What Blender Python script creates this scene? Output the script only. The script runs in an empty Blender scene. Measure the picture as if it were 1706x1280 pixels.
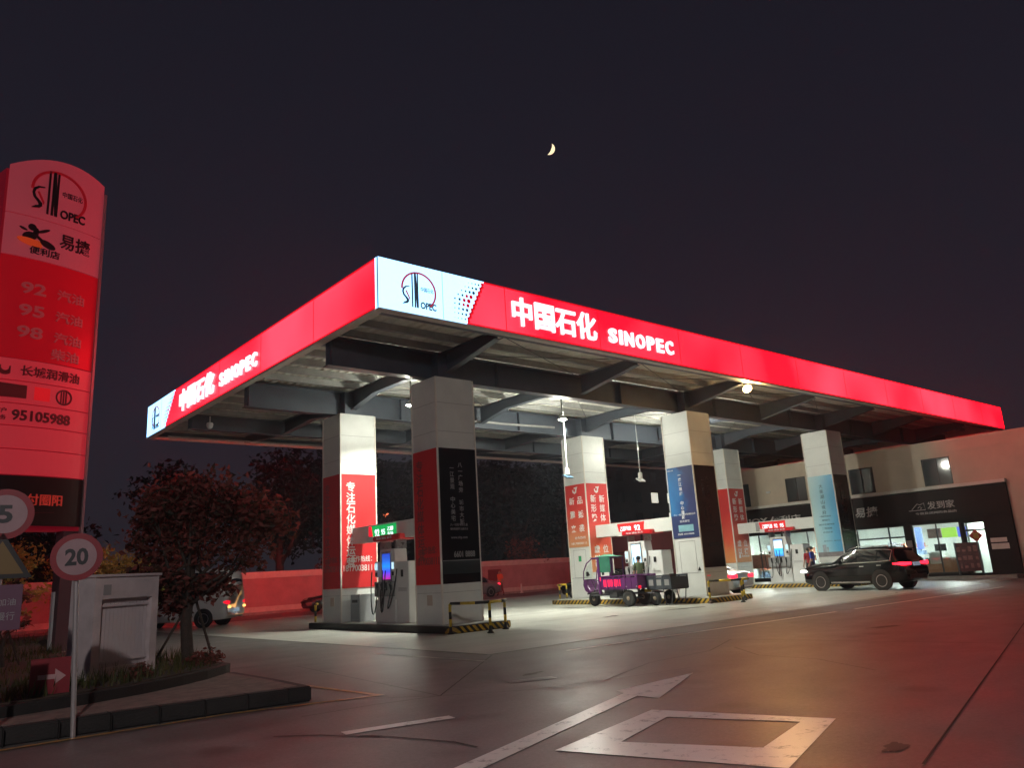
import bpy, bmesh, math, random
from mathutils import Vector, Matrix, noise
PI = math.pi
S = bpy.context.scene
COL = S.collection
random.seed(7)

# ---------------------------------------------------------------- camera, sky, moonlight, exposure
cd = bpy.data.cameras.new('camera'); cam = bpy.data.objects.new('camera', cd); COL.objects.link(cam)
cd.sensor_fit = 'HORIZONTAL'; cd.sensor_width = 36.0; cd.lens = 27.21; cd.clip_end = 6000; cd.clip_start = .1
_r = Vector((0.76610789, -0.64013232, -0.05752662)); _u = Vector((-0.10803358, -0.21649088, 0.97028885)); _f = Vector((0.63356724, 0.73713113, 0.23501116))
m = Matrix.Identity(4)
for i in range(3): m[i][0], m[i][1], m[i][2] = _r[i], _u[i], -_f[i]
m.translation = Vector((-9.712, -16.353, 1.6)); cam.matrix_world = m
S.camera = cam
W = bpy.data.worlds.new('World'); S.world = W; W.use_nodes = True
nt = W.node_tree; bg = nt.nodes['Background']
tc = nt.nodes.new('ShaderNodeTexCoord'); sx = nt.nodes.new('ShaderNodeSeparateXYZ'); rp = nt.nodes.new('ShaderNodeValToRGB')
nt.links.new(tc.outputs['Generated'], sx.inputs[0]); nt.links.new(sx.outputs['Z'], rp.inputs[0]); nt.links.new(rp.outputs[0], bg.inputs[0])
e = rp.color_ramp.elements
e[0].position = 0.0; e[0].color = (.022, .0185, .024, 1)      # city glow low in the night sky
e[1].position = .75; e[1].color = (.0085, .008, .0135, 1)
k = e.new(.25); k.color = (.0145, .0125, .0205, 1)
bg.inputs[1].default_value = 1.0
sd = bpy.data.lights.new('moonlight', 'SUN'); sd.energy = .03; sd.angle = math.radians(.5); sd.color = (1, .92, .8)
so = bpy.data.objects.new('moonlight', sd); COL.objects.link(so)
so.rotation_euler = Vector((-0.609, -0.612, -0.504)).to_track_quat('-Z', 'Y').to_euler()
S.view_settings.view_transform = 'Standard'; S.view_settings.look = 'None'; S.view_settings.exposure = 0; S.view_settings.gamma = 1
S.cycles.use_denoising = True
S.cycles.max_bounces = 8; S.cycles.transparent_max_bounces = 12
S.cycles.sample_clamp_indirect = 6

# ---------------------------------------------------------------- helpers
def tag(o, label=None, cat=None, group=None, kind=None):
    for k_, v in (('label', label), ('category', cat), ('group', group), ('kind', kind)):
        if v: o[k_] = v
    return o

def thing(name, label, cat, loc=(0, 0, 0), rz=0.0, group=None):
    o = bpy.data.objects.new(name, None); COL.objects.link(o)
    o.location = loc; o.rotation_euler = (0, 0, rz); o.empty_display_size = .3
    return tag(o, label, cat, group)

def dup(root, loc, rz, label):
    r = root.copy(); COL.objects.link(r); r.location = loc; r.rotation_euler = (0, 0, rz); r['label'] = label
    for ch in list(root.children):
        c = ch.copy(); COL.objects.link(c); c.parent = r
        for g in list(ch.children):
            d = g.copy(); COL.objects.link(d); d.parent = c
    return r

def wall_frame(origin, xdir, normal):
    """local x along xdir, local y up, local z out of the wall"""
    x = Vector(xdir).normalized(); z = Vector(normal).normalized(); y = z.cross(x)
    M = Matrix.Identity(4)
    for i in range(3): M[i][0], M[i][1], M[i][2] = x[i], y[i], z[i]
    M.translation = Vector(origin)
    return M

class MB:
    def __init__(s, M=None): s.v = []; s.f = []; s.mi = []; s.M = M; s.cur = 0; s.smooth = False
    def add(s, vs, fs, M=None):
        n = len(s.v); A = M if M is not None else s.M
        for p in vs:
            p = Vector(p); s.v.append(A @ p if A is not None else p)
        for f in fs: s.f.append([n + i for i in f]); s.mi.append(s.cur)
        return s
    def box(s, x0, x1, y0, y1, z0, z1, M=None):
        vs = [(x, y, z) for x in (x0, x1) for y in (y0, y1) for z in (z0, z1)]
        return s.add(vs, [(0, 1, 3, 2), (4, 6, 7, 5), (0, 4, 5, 1), (2, 3, 7, 6), (0, 2, 6, 4), (1, 5, 7, 3)], M)
    def prism(s, poly, z0, z1, M=None):
        n = len(poly)
        a = sum(poly[i][0] * poly[(i + 1) % n][1] - poly[(i + 1) % n][0] * poly[i][1] for i in range(n))
        if a < 0: poly = poly[::-1]
        vs = [(x, y, z0) for x, y in poly] + [(x, y, z1) for x, y in poly]
        fs = [tuple(range(n - 1, -1, -1)), tuple(range(n, 2 * n))] + [(i, (i + 1) % n, n + (i + 1) % n, n + i) for i in range(n)]
        return s.add(vs, fs, M)
    def tube(s, pts, r, n=8, M=None, cap=True):
        pts = [Vector(p) for p in pts]; rr = r if isinstance(r, (list, tuple)) else [r] * len(pts)
        vs = []; fs = []; up = None
        for i, p in enumerate(pts):
            t = (pts[min(i + 1, len(pts) - 1)] - pts[max(i - 1, 0)]).normalized()
            if up is None:
                a = Vector((0, 0, 1)) if abs(t.z) < .9 else Vector((1, 0, 0)); up = t.cross(a).normalized()
            up = (up - t * up.dot(t)).normalized(); w = t.cross(up)
            for k_ in range(n):
                q = 2 * PI * k_ / n; vs.append(p + (up * math.cos(q) + w * math.sin(q)) * rr[i])
        for i in range(len(pts) - 1):
            for k_ in range(n):
                a, b = i * n + k_, i * n + (k_ + 1) % n; fs.append((a, b, b + n, a + n))
        if cap:
            fs.append(tuple(range(n - 1, -1, -1))); fs.append(tuple(range((len(pts) - 1) * n, len(pts) * n)))
        return s.add(vs, fs, M)
    def revolve(s, prof, n=24, M=None):
        """prof of (radius, height) round local z"""
        vs = []; fs = []
        for r, z in prof:
            for k_ in range(n): vs.append((r * math.cos(2 * PI * k_ / n), r * math.sin(2 * PI * k_ / n), z))
        for i in range(len(prof) - 1):
            for k_ in range(n):
                a, b = i * n + k_, i * n + (k_ + 1) % n; fs.append((a, b, b + n, a + n))
        fs.append(tuple(range(n - 1, -1, -1))); fs.append(tuple(range((len(prof) - 1) * n, len(prof) * n)))
        return s.add(vs, fs, M)
    def ring(s, r0, r1, a0, a1, z0, z1, n=40, M=None, sx=1, sy=1):
        """flat arc band in local xy between two angles, z0..z1 thick"""
        for i in range(n):
            t0 = a0 + (a1 - a0) * i / n; t1 = a0 + (a1 - a0) * (i + 1) / n
            s.prism([(r0 * sx * math.cos(t0), r0 * sy * math.sin(t0)), (r1 * sx * math.cos(t0), r1 * sy * math.sin(t0)),
                     (r1 * sx * math.cos(t1), r1 * sy * math.sin(t1)), (r0 * sx * math.cos(t1), r0 * sy * math.sin(t1))], z0, z1, M)
        return s
    def disc(s, r, z0, z1, n=24, M=None, c=(0, 0), sx=1, sy=1):
        return s.prism([(c[0] + r * sx * math.cos(2 * PI * i / n), c[1] + r * sy * math.sin(2 * PI * i / n)) for i in range(n)], z0, z1, M)
    def build(s, name, mat, parent=None, smooth=False, bevel=0, world=False):
        me = bpy.data.meshes.new(name)
        off = Vector((0, 0, 0))
        if world and parent is not None:
            q = parent
            while q is not None: off += q.location; q = q.parent
        me.from_pydata([tuple(p - off) for p in s.v], [], s.f)
        mats = mat if isinstance(mat, (list, tuple)) else [mat]
        for mm in mats: me.materials.append(mm)
        for i, p in enumerate(me.polygons):
            p.material_index = s.mi[i]; p.use_smooth = smooth
        o = bpy.data.objects.new(name, me); COL.objects.link(o)
        if parent is not None: o.parent = parent
        if bevel:
            bm = bmesh.new(); bm.from_mesh(me)
            bmesh.ops.remove_doubles(bm, verts=bm.verts, dist=1e-5)
            es = [x for x in bm.edges if len(x.link_faces) == 2 and x.calc_face_angle(0) > .5]
            try: bmesh.ops.bevel(bm, geom=es, offset=bevel, segments=2, affect='EDGES', clamp_overlap=True)
            except Exception: pass
            bm.to_mesh(me); bm.free()
        return o

_tc = {}
def glyphs(s, bold):
    key = (s, bold)
    if key in _tc: return _tc[key]
    c = bpy.data.curves.new('t', 'FONT'); c.body = s; c.size = 1; c.offset = bold; c.extrude = .5; c.resolution_u = 3
    o = bpy.data.objects.new('t', c); COL.objects.link(o); bpy.context.view_layer.update()
    me = bpy.data.meshes.new_from_object(o.evaluated_get(bpy.context.evaluated_depsgraph_get()))
    vs = [tuple(v.co) for v in me.vertices]; fs = [tuple(p.vertices) for p in me.polygons]
    bpy.data.objects.remove(o); bpy.data.curves.remove(c); bpy.data.meshes.remove(me)
    _tc[key] = (vs, fs); return vs, fs

def text(mb, s, x0, y0, x1, y1, z0=0.0, z1=.01, bold=.02, M=None, shear=0.0, keep=False):
    """fit the writing into the rectangle x0..x1, y0..y1 of the frame"""
    vs, fs = glyphs(s, bold)
    if not vs: return mb
    ax = min(v[0] for v in vs); bx = max(v[0] for v in vs); ay = min(v[1] for v in vs); by = max(v[1] for v in vs)
    kx = (x1 - x0) / max(bx - ax, 1e-4); ky = (y1 - y0) / max(by - ay, 1e-4)
    if keep:
        kk = min(kx, ky); cx = (x0 + x1) / 2 - (bx - ax) * kk / 2; cy = (y0 + y1) / 2 - (by - ay) * kk / 2
        kx = ky = kk; x0, y0 = cx, cy
    out = [(x0 + (v[0] - ax) * kx + shear * (v[1] - ay) * ky, y0 + (v[1] - ay) * ky, z0 if v[2] < 0 else z1) for v in vs]
    return mb.add(out, fs, M)

def spaced(mb, s, x0, y0, x1, y1, z0=0.0, z1=.01, bold=.02, M=None, gap=.32):
    """capitals set one by one with a clear gap"""
    wd = {'I': .34, 'N': 1.1, 'O': 1.12, 'E': .92, 'P': .95, 'C': 1.02, '1': .5}
    tot = sum(wd.get(c, 1) for c in s) + gap * (len(s) - 1); x = x0; k_ = (x1 - x0) / tot
    for c in s:
        w = wd.get(c, 1) * k_; text(mb, c, x, y0, x + w, y1, z0, z1, bold, M); x += w + gap * k_
    return mb

def column_text(mb, s, xc, ytop, size, pitch, bold=.012, z1=.008, M=None):
    for i, ch in enumerate(s):
        if ch != ' ': text(mb, ch, xc - size / 2, ytop - i * pitch - size, xc + size / 2, ytop - i * pitch, .001, z1, bold, M, keep=(ch in '一二八'))
    return mb

# ---------------------------------------------------------------- materials
def mat(name, col, rough=.6, metal=0.0, var=0.0, scale=3.0, emit=None, es=0.0, bump=0.0, bscale=40.0, spec=.5, coat=0.0):
    mt = bpy.data.materials.new(name); mt.use_nodes = True; n = mt.node_tree; b = n.nodes['Principled BSDF']
    b.inputs['Roughness'].default_value = rough; b.inputs['Metallic'].default_value = metal
    b.inputs['Specular IOR Level'].default_value = spec; b.inputs['Coat Weight'].default_value = coat
    tcn = n.nodes.new('ShaderNodeTexCoord')
    if var:
        t = n.nodes.new('ShaderNodeTexNoise'); t.inputs['Scale'].default_value = scale; t.inputs['Detail'].default_value = 6; t.inputs['Roughness'].default_value = .65
        n.links.new(tcn.outputs['Object'], t.inputs['Vector'])
        r = n.nodes.new('ShaderNodeValToRGB'); r.color_ramp.elements[0].position = .3; r.color_ramp.elements[1].position = .72
        r.color_ramp.elements[0].color = (*[c * (1 - var) for c in col], 1); r.color_ramp.elements[1].color = (*[min(1, c * (1 + var * .7)) for c in col], 1)
        n.links.new(t.outputs['Fac'], r.inputs[0]); n.links.new(r.outputs[0], b.inputs['Base Color'])
        mr = n.nodes.new('ShaderNodeMapRange'); mr.inputs['To Min'].default_value = max(.03, rough - .12); mr.inputs['To Max'].default_value = min(1, rough + .12)
        n.links.new(t.outputs['Fac'], mr.inputs['Value']); n.links.new(mr.outputs[0], b.inputs['Roughness'])
    else: b.inputs['Base Color'].default_value = (*col, 1)
    if bump:
        t2 = n.nodes.new('ShaderNodeTexNoise'); t2.inputs['Scale'].default_value = bscale; t2.inputs['Detail'].default_value = 4
        n.links.new(tcn.outputs['Object'], t2.inputs['Vector'])
        bp = n.nodes.new('ShaderNodeBump'); bp.inputs['Strength'].default_value = bump; bp.inputs['Distance'].default_value = .02
        n.links.new(t2.outputs['Fac'], bp.inputs['Height']); n.links.new(bp.outputs[0], b.inputs['Normal'])
    if emit:
        b.inputs['Emission Color'].default_value = (*emit, 1); b.inputs['Emission Strength'].default_value = es
    return mt

def backlit(name, col, strength, var=.35, scale=(.35, .35, .1), pink=0.0):
    """backlit translucent sign face: the tubes behind make it unevenly bright"""
    mt = bpy.data.materials.new(name); mt.use_nodes = True; n = mt.node_tree; b = n.nodes['Principled BSDF']
    b.inputs['Base Color'].default_value = (min(1, col[0] * .6), .02 if pink else .5, .03 if pink else .5, 1); b.inputs['Roughness'].default_value = .24
    tcn = n.nodes.new('ShaderNodeTexCoord'); mp = n.nodes.new('ShaderNodeMapping'); mp.inputs['Scale'].default_value = scale
    t = n.nodes.new('ShaderNodeTexNoise'); t.inputs['Scale'].default_value = 1.6; t.inputs['Detail'].default_value = 1.5
    n.links.new(tcn.outputs['Object'], mp.inputs[0]); n.links.new(mp.outputs[0], t.inputs['Vector'])
    r = n.nodes.new('ShaderNodeValToRGB'); r.color_ramp.elements[0].position = .38; r.color_ramp.elements[1].position = .68
    r.color_ramp.elements[0].color = (*[c * (1 - var) for c in col], 1)
    c2 = (col[0], col[1] + pink, col[2] + pink * 1.3)
    r.color_ramp.elements[1].color = (*c2, 1)
    n.links.new(t.outputs['Fac'], r.inputs[0]); n.links.new(r.outputs[0], b.inputs['Emission Color']); b.inputs['Emission Strength'].default_value = strength
    return mt

def glass_mat(name, tint=(.8, .85, .85), alpha=.12):
    mt = bpy.data.materials.new(name); mt.use_nodes = True; n = mt.node_tree
    for x in list(n.nodes):
        if x.type == 'BSDF_PRINCIPLED': n.nodes.remove(x)
    o = n.nodes['Material Output']; tr = n.nodes.new('ShaderNodeBsdfTransparent'); gl = n.nodes.new('ShaderNodeBsdfGlossy'); mx = n.nodes.new('ShaderNodeMixShader'); fr = n.nodes.new('ShaderNodeFresnel')
    tr.inputs[0].default_value = (*tint, 1); gl.inputs['Roughness'].default_value = .03; fr.inputs[0].default_value = 1.5
    n.links.new(fr.outputs[0], mx.inputs[0]); n.links.new(tr.outputs[0], mx.inputs[1]); n.links.new(gl.outputs[0], mx.inputs[2]); n.links.new(mx.outputs[0], o.inputs[0])
    return mt

def ramp_mat(name, stops, axis='Z', lo=0, hi=1, rough=.35, noise_amt=.0, nscale=2.0):
    """a printed sheet: colours running along one axis of the object (print, not light)"""
    mt = bpy.data.materials.new(name); mt.use_nodes = True; n = mt.node_tree; b = n.nodes['Principled BSDF']; b.inputs['Roughness'].default_value = rough
    tcn = n.nodes.new('ShaderNodeTexCoord'); sp = n.nodes.new('ShaderNodeSeparateXYZ'); mr = n.nodes.new('ShaderNodeMapRange')
    n.links.new(tcn.outputs['Object'], sp.inputs[0]); n.links.new(sp.outputs[axis], mr.inputs['Value'])
    mr.inputs['From Min'].default_value = lo; mr.inputs['From Max'].default_value = hi
    r = n.nodes.new('ShaderNodeValToRGB'); els = r.color_ramp.elements
    els[0].position, els[0].color = stops[0][0], (*stops[0][1], 1); els[1].position, els[1].color = stops[-1][0], (*stops[-1][1], 1)
    for p, c in stops[1:-1]: els.new(p).color = (*c, 1)
    if noise_amt:
        t = n.nodes.new('ShaderNodeTexNoise'); t.inputs['Scale'].default_value = nscale; t.inputs['Detail'].default_value = 5
        n.links.new(tcn.outputs['Object'], t.inputs['Vector'])
        ma = n.nodes.new('ShaderNodeMath'); ma.operation = 'MULTIPLY_ADD'; ma.inputs[1].default_value = noise_amt; ma.inputs[2].default_value = -noise_amt / 2
        n.links.new(t.outputs['Fac'], ma.inputs[0]); ad = n.nodes.new('ShaderNodeMath'); n.links.new(ma.outputs[0], ad.inputs[0]); n.links.new(mr.outputs[0], ad.inputs[1])
        n.links.new(ad.outputs[0], r.inputs[0])
    else: n.links.new(mr.outputs[0], r.inputs[0])
    n.links.new(r.outputs[0], b.inputs['Base Color'])
    return mt

def hazard_mat():
    mt = bpy.data.materials.new('hazard_paint'); mt.use_nodes = True; n = mt.node_tree; b = n.nodes['Principled BSDF']; b.inputs['Roughness'].default_value = .5
    tcn = n.nodes.new('ShaderNodeTexCoord'); sp = n.nodes.new('ShaderNodeSeparateXYZ'); n.links.new(tcn.outputs['Object'], sp.inputs[0])
    a = n.nodes.new('ShaderNodeMath'); a.operation = 'ADD'; n.links.new(sp.outputs['X'], a.inputs[0]); n.links.new(sp.outputs['Y'], a.inputs[1])
    a2 = n.nodes.new('ShaderNodeMath'); a2.operation = 'ADD'; n.links.new(a.outputs[0], a2.inputs[0]); n.links.new(sp.outputs['Z'], a2.inputs[1])
    k1 = n.nodes.new('ShaderNodeMath'); k1.operation = 'MULTIPLY'; k1.inputs[1].default_value = 4.6; n.links.new(a2.outputs[0], k1.inputs[0])
    fr = n.nodes.new('ShaderNodeMath'); fr.operation = 'FRACT'; n.links.new(k1.outputs[0], fr.inputs[0])
    gt = n.nodes.new('ShaderNodeMath'); gt.operation = 'GREATER_THAN'; gt.inputs[1].default_value = .5; n.links.new(fr.outputs[0], gt.inputs[0])
    t = n.nodes.new('ShaderNodeTexNoise'); t.inputs['Scale'].default_value = 3; t.inputs['Detail'].default_value = 8; n.links.new(tcn.outputs['Object'], t.inputs['Vector'])
    r = n.nodes.new('ShaderNodeValToRGB'); r.color_ramp.elements[0].position = .35; r.color_ramp.elements[1].position = .6
    r.color_ramp.elements[0].color = (.22, .13, .03, 1); r.color_ramp.elements[1].color = (.62, .4, .03, 1); n.links.new(t.outputs['Fac'], r.inputs[0])
    mx = n.nodes.new('ShaderNodeMix'); mx.data_type = 'RGBA'; mx.inputs[6].default_value = (.02, .018, .016, 1)
    n.links.new(gt.outputs[0], mx.inputs[0]); n.links.new(r.outputs[0], mx.inputs[7]); n.links.new(mx.outputs[2], b.inputs['Base Color'])
    return mt

def ground_mat(name, dark, light, r0, r1, tint=(1, 1, 1), fine=.42, spots=.55):
    mt = bpy.data.materials.new(name); mt.use_nodes = True; n = mt.node_tree; b = n.nodes['Principled BSDF']
    tcn = n.nodes.new('ShaderNodeTexCoord')
    def nz(sc, det, rough, dist=0):
        t = n.nodes.new('ShaderNodeTexNoise'); t.inputs['Scale'].default_value = sc; t.inputs['Detail'].default_value = det; t.inputs['Roughness'].default_value = rough; t.inputs['Distortion'].default_value = dist
        n.links.new(tcn.outputs['Object'], t.inputs['Vector']); return t
    big, mid, sm = nz(.22, 6, .6, .6), nz(1.3, 8, .7, .3), nz(19, 7, .85)
    def mixf(a, bb, f):
        q = n.nodes.new('ShaderNodeMix'); q.data_type = 'FLOAT'; q.inputs[0].default_value = f; n.links.new(a, q.inputs[2]); n.links.new(bb, q.inputs[3]); return q.outputs[0]
    v = mixf(mixf(big.outputs['Fac'], mid.outputs['Fac'], .5), sm.outputs['Fac'], fine)
    r = n.nodes.new('ShaderNodeValToRGB'); r.color_ramp.elements[0].position = .4; r.color_ramp.elements[1].position = .61
    r.color_ramp.elements[0].color = (*[dark * t for t in tint], 1); r.color_ramp.elements[1].color = (*[light * t for t in tint], 1)
    n.links.new(v, r.inputs[0])
    # oil drips: sparse dark spots
    vo = n.nodes.new('ShaderNodeTexVoronoi'); vo.inputs['Scale'].default_value = .55; n.links.new(tcn.outputs['Object'], vo.inputs['Vector'])
    ad = n.nodes.new('ShaderNodeMath'); ad.operation = 'MULTIPLY_ADD'; ad.inputs[1].default_value = .35; n.links.new(mid.outputs['Fac'], ad.inputs[0]); n.links.new(vo.outputs['Distance'], ad.inputs[2])
    so_ = n.nodes.new('ShaderNodeMapRange'); so_.inputs['From Min'].default_value = .24; so_.inputs['From Max'].default_value = .36; so_.inputs['To Min'].default_value = spots; so_.inputs['To Max'].default_value = 1
    n.links.new(ad.outputs[0], so_.inputs['Value'])
    # tyre sweeps: noise drawn out along the drive, and slab to slab tone
    mp = n.nodes.new('ShaderNodeMapping'); mp.inputs['Rotation'].default_value = (0, 0, .35); mp.inputs['Scale'].default_value = (.25, 1.1, 1); n.links.new(tcn.outputs['Object'], mp.inputs[0])
    ts = n.nodes.new('ShaderNodeTexNoise'); ts.inputs['Scale'].default_value = 1.1; ts.inputs['Detail'].default_value = 5; n.links.new(mp.outputs[0], ts.inputs['Vector'])
    tm = n.nodes.new('ShaderNodeMapRange'); tm.inputs['From Min'].default_value = .38; tm.inputs['From Max'].default_value = .62; tm.inputs['To Min'].default_value = .84; tm.inputs['To Max'].default_value = 1.06; n.links.new(ts.outputs['Fac'], tm.inputs['Value'])
    gr = nz(140, 3, .8); gm = n.nodes.new('ShaderNodeMapRange'); gm.inputs['From Min'].default_value = .3; gm.inputs['From Max'].default_value = .7; gm.inputs['To Min'].default_value = .78; gm.inputs['To Max'].default_value = 1.2; n.links.new(gr.outputs['Fac'], gm.inputs['Value'])
    m3 = n.nodes.new('ShaderNodeMath'); m3.operation = 'MULTIPLY'; n.links.new(tm.outputs[0], m3.inputs[0]); n.links.new(gm.outputs[0], m3.inputs[1])
    m4 = n.nodes.new('ShaderNodeMath'); m4.operation = 'MULTIPLY'; n.links.new(m3.outputs[0], m4.inputs[0]); n.links.new(so_.outputs[0], m4.inputs[1]); so_ = m4
    mu = n.nodes.new('ShaderNodeMix'); mu.data_type = 'RGBA'; mu.blend_type = 'MULTIPLY'; mu.inputs[0].default_value = 1
    n.links.new(r.outputs[0], mu.inputs[6]); n.links.new(so_.outputs[0], mu.inputs[7]); n.links.new(mu.outputs[2], b.inputs['Base Color'])
    mr = n.nodes.new('ShaderNodeMapRange'); mr.inputs['From Min'].default_value = .3; mr.inputs['From Max'].default_value = .7; mr.inputs['To Min'].default_value = r0; mr.inputs['To Max'].default_value = r1
    n.links.new(mixf(big.outputs['Fac'], mid.outputs['Fac'], .6), mr.inputs['Value']); n.links.new(mr.outputs[0], b.inputs['Roughness'])
    bp = n.nodes.new('ShaderNodeBump'); bp.inputs['Strength'].default_value = .12; bp.inputs['Distance'].default_value = .004
    n.links.new(mixf(mid.outputs['Fac'], sm.outputs['Fac'], .6), bp.inputs['Height']); n.links.new(bp.outputs[0], b.inputs['Normal'])
    return mt

def worn_paint(name, col, amount=.5):
    mt = bpy.data.materials.new(name); mt.use_nodes = True; n = mt.node_tree; b = n.nodes['Principled BSDF']; b.inputs['Roughness'].default_value = .3
    tcn = n.nodes.new('ShaderNodeTexCoord'); t = n.nodes.new('ShaderNodeTexNoise'); t.inputs['Scale'].default_value = 5; t.inputs['Detail'].default_value = 10; t.inputs['Roughness'].default_value = .75
    n.links.new(tcn.outputs['Object'], t.inputs['Vector'])
    r = n.nodes.new('ShaderNodeValToRGB'); r.color_ramp.elements[0].position = .32 + .2 * amount; r.color_ramp.elements[1].position = .42 + .25 * amount
    r.color_ramp.elements[0].color = (.2, .19, .18, 1); r.color_ramp.elements[1].color = (*col, 1)
    n.links.new(t.outputs['Fac'], r.inputs[0]); n.links.new(r.outputs[0], b.inputs['Base Color'])
    return mt

def leaf_mat(name, c1, c2, trans=.45):
    mt = bpy.data.materials.new(name); mt.use_nodes = True; n = mt.node_tree; b = n.nodes['Principled BSDF']; b.inputs['Roughness'].default_value = .55
    b.inputs['Specular IOR Level'].default_value = .3
    g = n.nodes.new('ShaderNodeNewGeometry'); r = n.nodes.new('ShaderNodeValToRGB'); r.color_ramp.elements[0].color = (*c1, 1); r.color_ramp.elements[1].color = (*c2, 1)
    n.links.new(g.outputs['Random Per Island'], r.inputs[0]); n.links.new(r.outputs[0], b.inputs['Base Color'])
    if trans:      # light shines through the leaf
        tl = n.nodes.new('ShaderNodeBsdfTranslucent'); mx = n.nodes.new('ShaderNodeMixShader'); mx.inputs[0].default_value = trans
        n.links.new(r.outputs[0], tl.inputs[0]); n.links.new(b.outputs[0], mx.inputs[1]); n.links.new(tl.outputs[0], mx.inputs[2]); n.links.new(mx.outputs[0], n.nodes['Material Output'].inputs[0])
    return mt

M_white = mat('white_panel', (.74, .76, .73), .42, var=.07, scale=1.7)
M_whitep = mat('white_paint', (.75, .76, .75), .35)
M_navy = mat('grey_blue_steel', (.085, .1, .125), .42, metal=.1, var=.15, scale=2)
M_deck = mat('galvanised_deck', (.88, .87, .78), .6, metal=.0, var=.12, scale=1.5)
M_purlin = mat('galvanised_purlin', (.4, .4, .39), .45, metal=.2, var=.2)
M_cream = mat('cream_sheet', (.78, .75, .68), .5, var=.1)
M_red_print = mat('red_print', (.62, .03, .035), .4, var=.05, scale=.8)
M_black_print = mat('black_print', (.012, .012, .014), .22, var=.3, scale=1)
M_text_white = mat('white_print', (.75, .75, .75), .5)
M_text_dim = mat('grey_print', (.28, .28, .29), .5)
M_text_gold = mat('pale_gold_print', (.5, .42, .3), .5)
M_text_black = mat('black_letter', (.018, .018, .022), .45)
M_text_darkred = mat('dark_red_letter', (.16, .02, .025), .5)
M_logo_red = mat('logo_red', (.55, .02, .03), .4)
M_black = mat('black_plastic', (.015, .015, .016), .4)
M_rubber = mat('tyre_rubber', (.018, .018, .018), .75, bump=.2)
M_steel = mat('brushed_steel', (.5, .5, .5), .3, metal=.9, var=.1, scale=8)
M_darksteel = mat('dark_steel', (.1, .1, .11), .4, metal=.6, var=.2)
M_red_paint = mat('red_paint', (.6, .02, .025), .3)
M_yellow = mat('yellow_paint', (.6, .42, .03), .4, var=.25, scale=9)
M_blackpaint = mat('black_paint', (.02, .02, .02), .4, var=.3, scale=9)
M_hazard = hazard_mat()
M_concrete = ground_mat('forecourt_concrete', .36, .54, .24, .44, (.98, 1, .93), spots=.75)
M_asphalt = ground_mat('road_surface', .075, .2, .32, .62, (1, .95, .93))
M_road = ground_mat('far_asphalt', .04, .08, .4, .7)
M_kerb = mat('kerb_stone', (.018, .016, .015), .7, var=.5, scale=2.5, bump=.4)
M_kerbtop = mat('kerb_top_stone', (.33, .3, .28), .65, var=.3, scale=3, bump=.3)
M_joint = mat('joint_sealant', (.02, .018, .017), .7)
M_line_white = worn_paint('worn_white_paint', (.78, .75, .7), .15)
M_line_faint = worn_paint('faded_white_paint', (.42, .4, .38), .75)
M_line_yellow = worn_paint('worn_yellow_paint', (.55, .3, .08), .35)
M_leaf_near = leaf_mat('redlit_leaf', (.035, .035, .02), (.33, .1, .085))  # the fascia's red light is put into the leaf colour
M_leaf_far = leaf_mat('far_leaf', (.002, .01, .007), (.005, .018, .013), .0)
M_leaf_bush = leaf_mat('lamplit_bush_leaf', (.26, .24, .06), (.55, .42, .12))  # yellow lamplight on the bushes is painted into the leaf colour
M_grass = leaf_mat('grass_blade', (.05, .07, .02), (.13, .12, .05))
M_bark = mat('bark', (.06, .045, .035), .85, var=.4, scale=9, bump=.8)
M_soil = mat('soil', (.05, .035, .025), .9, var=.5, scale=6, bump=.8, bscale=15)
M_glass = glass_mat('window_glass')
M_em_white = backlit('backlit_white', (.9, 1.9, 3.0), 1.0, var=.1)
M_em_red = backlit('backlit_red', (9.5, .01, .055), 1.0, var=.35, scale=(.13, .13, .12), pink=.09)
M_em_red_rear = backlit('backlit_red_rear', (32.0, .0065, .045), 1.0, var=.25, pink=.03)
M_em_red_dim = backlit('backlit_red_dim', (5.0, .0065, .045), 1.0, var=.25, pink=.03)
M_em_letter = mat('lit_letter', (.8, .8, .8), .4, emit=(.95, 1.0, 1.1), es=1.25)
M_logo_dark = mat('logo_dark', (.03, .03, .04), .4, emit=(.02, .03, .045), es=1)
M_logo_rose = mat('logo_rose', (.3, .02, .04), .4, emit=(.5, .05, .1), es=.8)
M_seam = mat('panel_seam', (.4, .01, .02), .4, emit=(.55, .003, .012), es=1)
M_lamp = mat('lamp_lens', (1, 1, 1), .4, emit=(1, .97, .86), es=60)
M_lamp_warm = mat('sodium_lens', (1, 1, 1), .4, emit=(1, .62, .22), es=60)
M_tail = mat('tail_light', (.4, .01, .01), .2, emit=(1, .012, .03), es=5)
M_tail_dim = mat('tail_lens', (.3, .01, .012), .15, emit=(1, .01, .03), es=1.2)
M_amber = mat('amber_light', (.5, .2, .02), .2, emit=(1, .45, .12), es=3)
M_head = mat('head_light', (.8, .8, .8), .1, emit=(1, .98, .9), es=2.5)
M_screen_blue = mat('blue_screen', (.02, .05, .2), .15, emit=(.06, .3, 1), es=1.6)
M_screen_white = mat('pale_screen', (.2, .3, .35), .15, emit=(.55, .85, 1), es=1.1)
M_carglass = mat('car_glass', (.012, .013, .015), .06, spec=.8)

# ================================================================ SETTING
def sheet(name, x0, x1, y0, y1, z, mt, cut=24):
    mb = MB(); mb.add([(x0, y0, z), (x1, y0, z), (x1, y1, z), (x0, y1, z)], [(0, 1, 2, 3)])
    return tag(mb.build(name, mt), kind='structure')
sheet('ground', -400, 400, -300, 600, -.012, M_road)
sheet('driveway', -60, 70, -60, 29.3, -.004, M_asphalt)
sheet('forecourt', .34, 30.55, -3.45, 22.5, 0.0, M_concrete)

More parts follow.
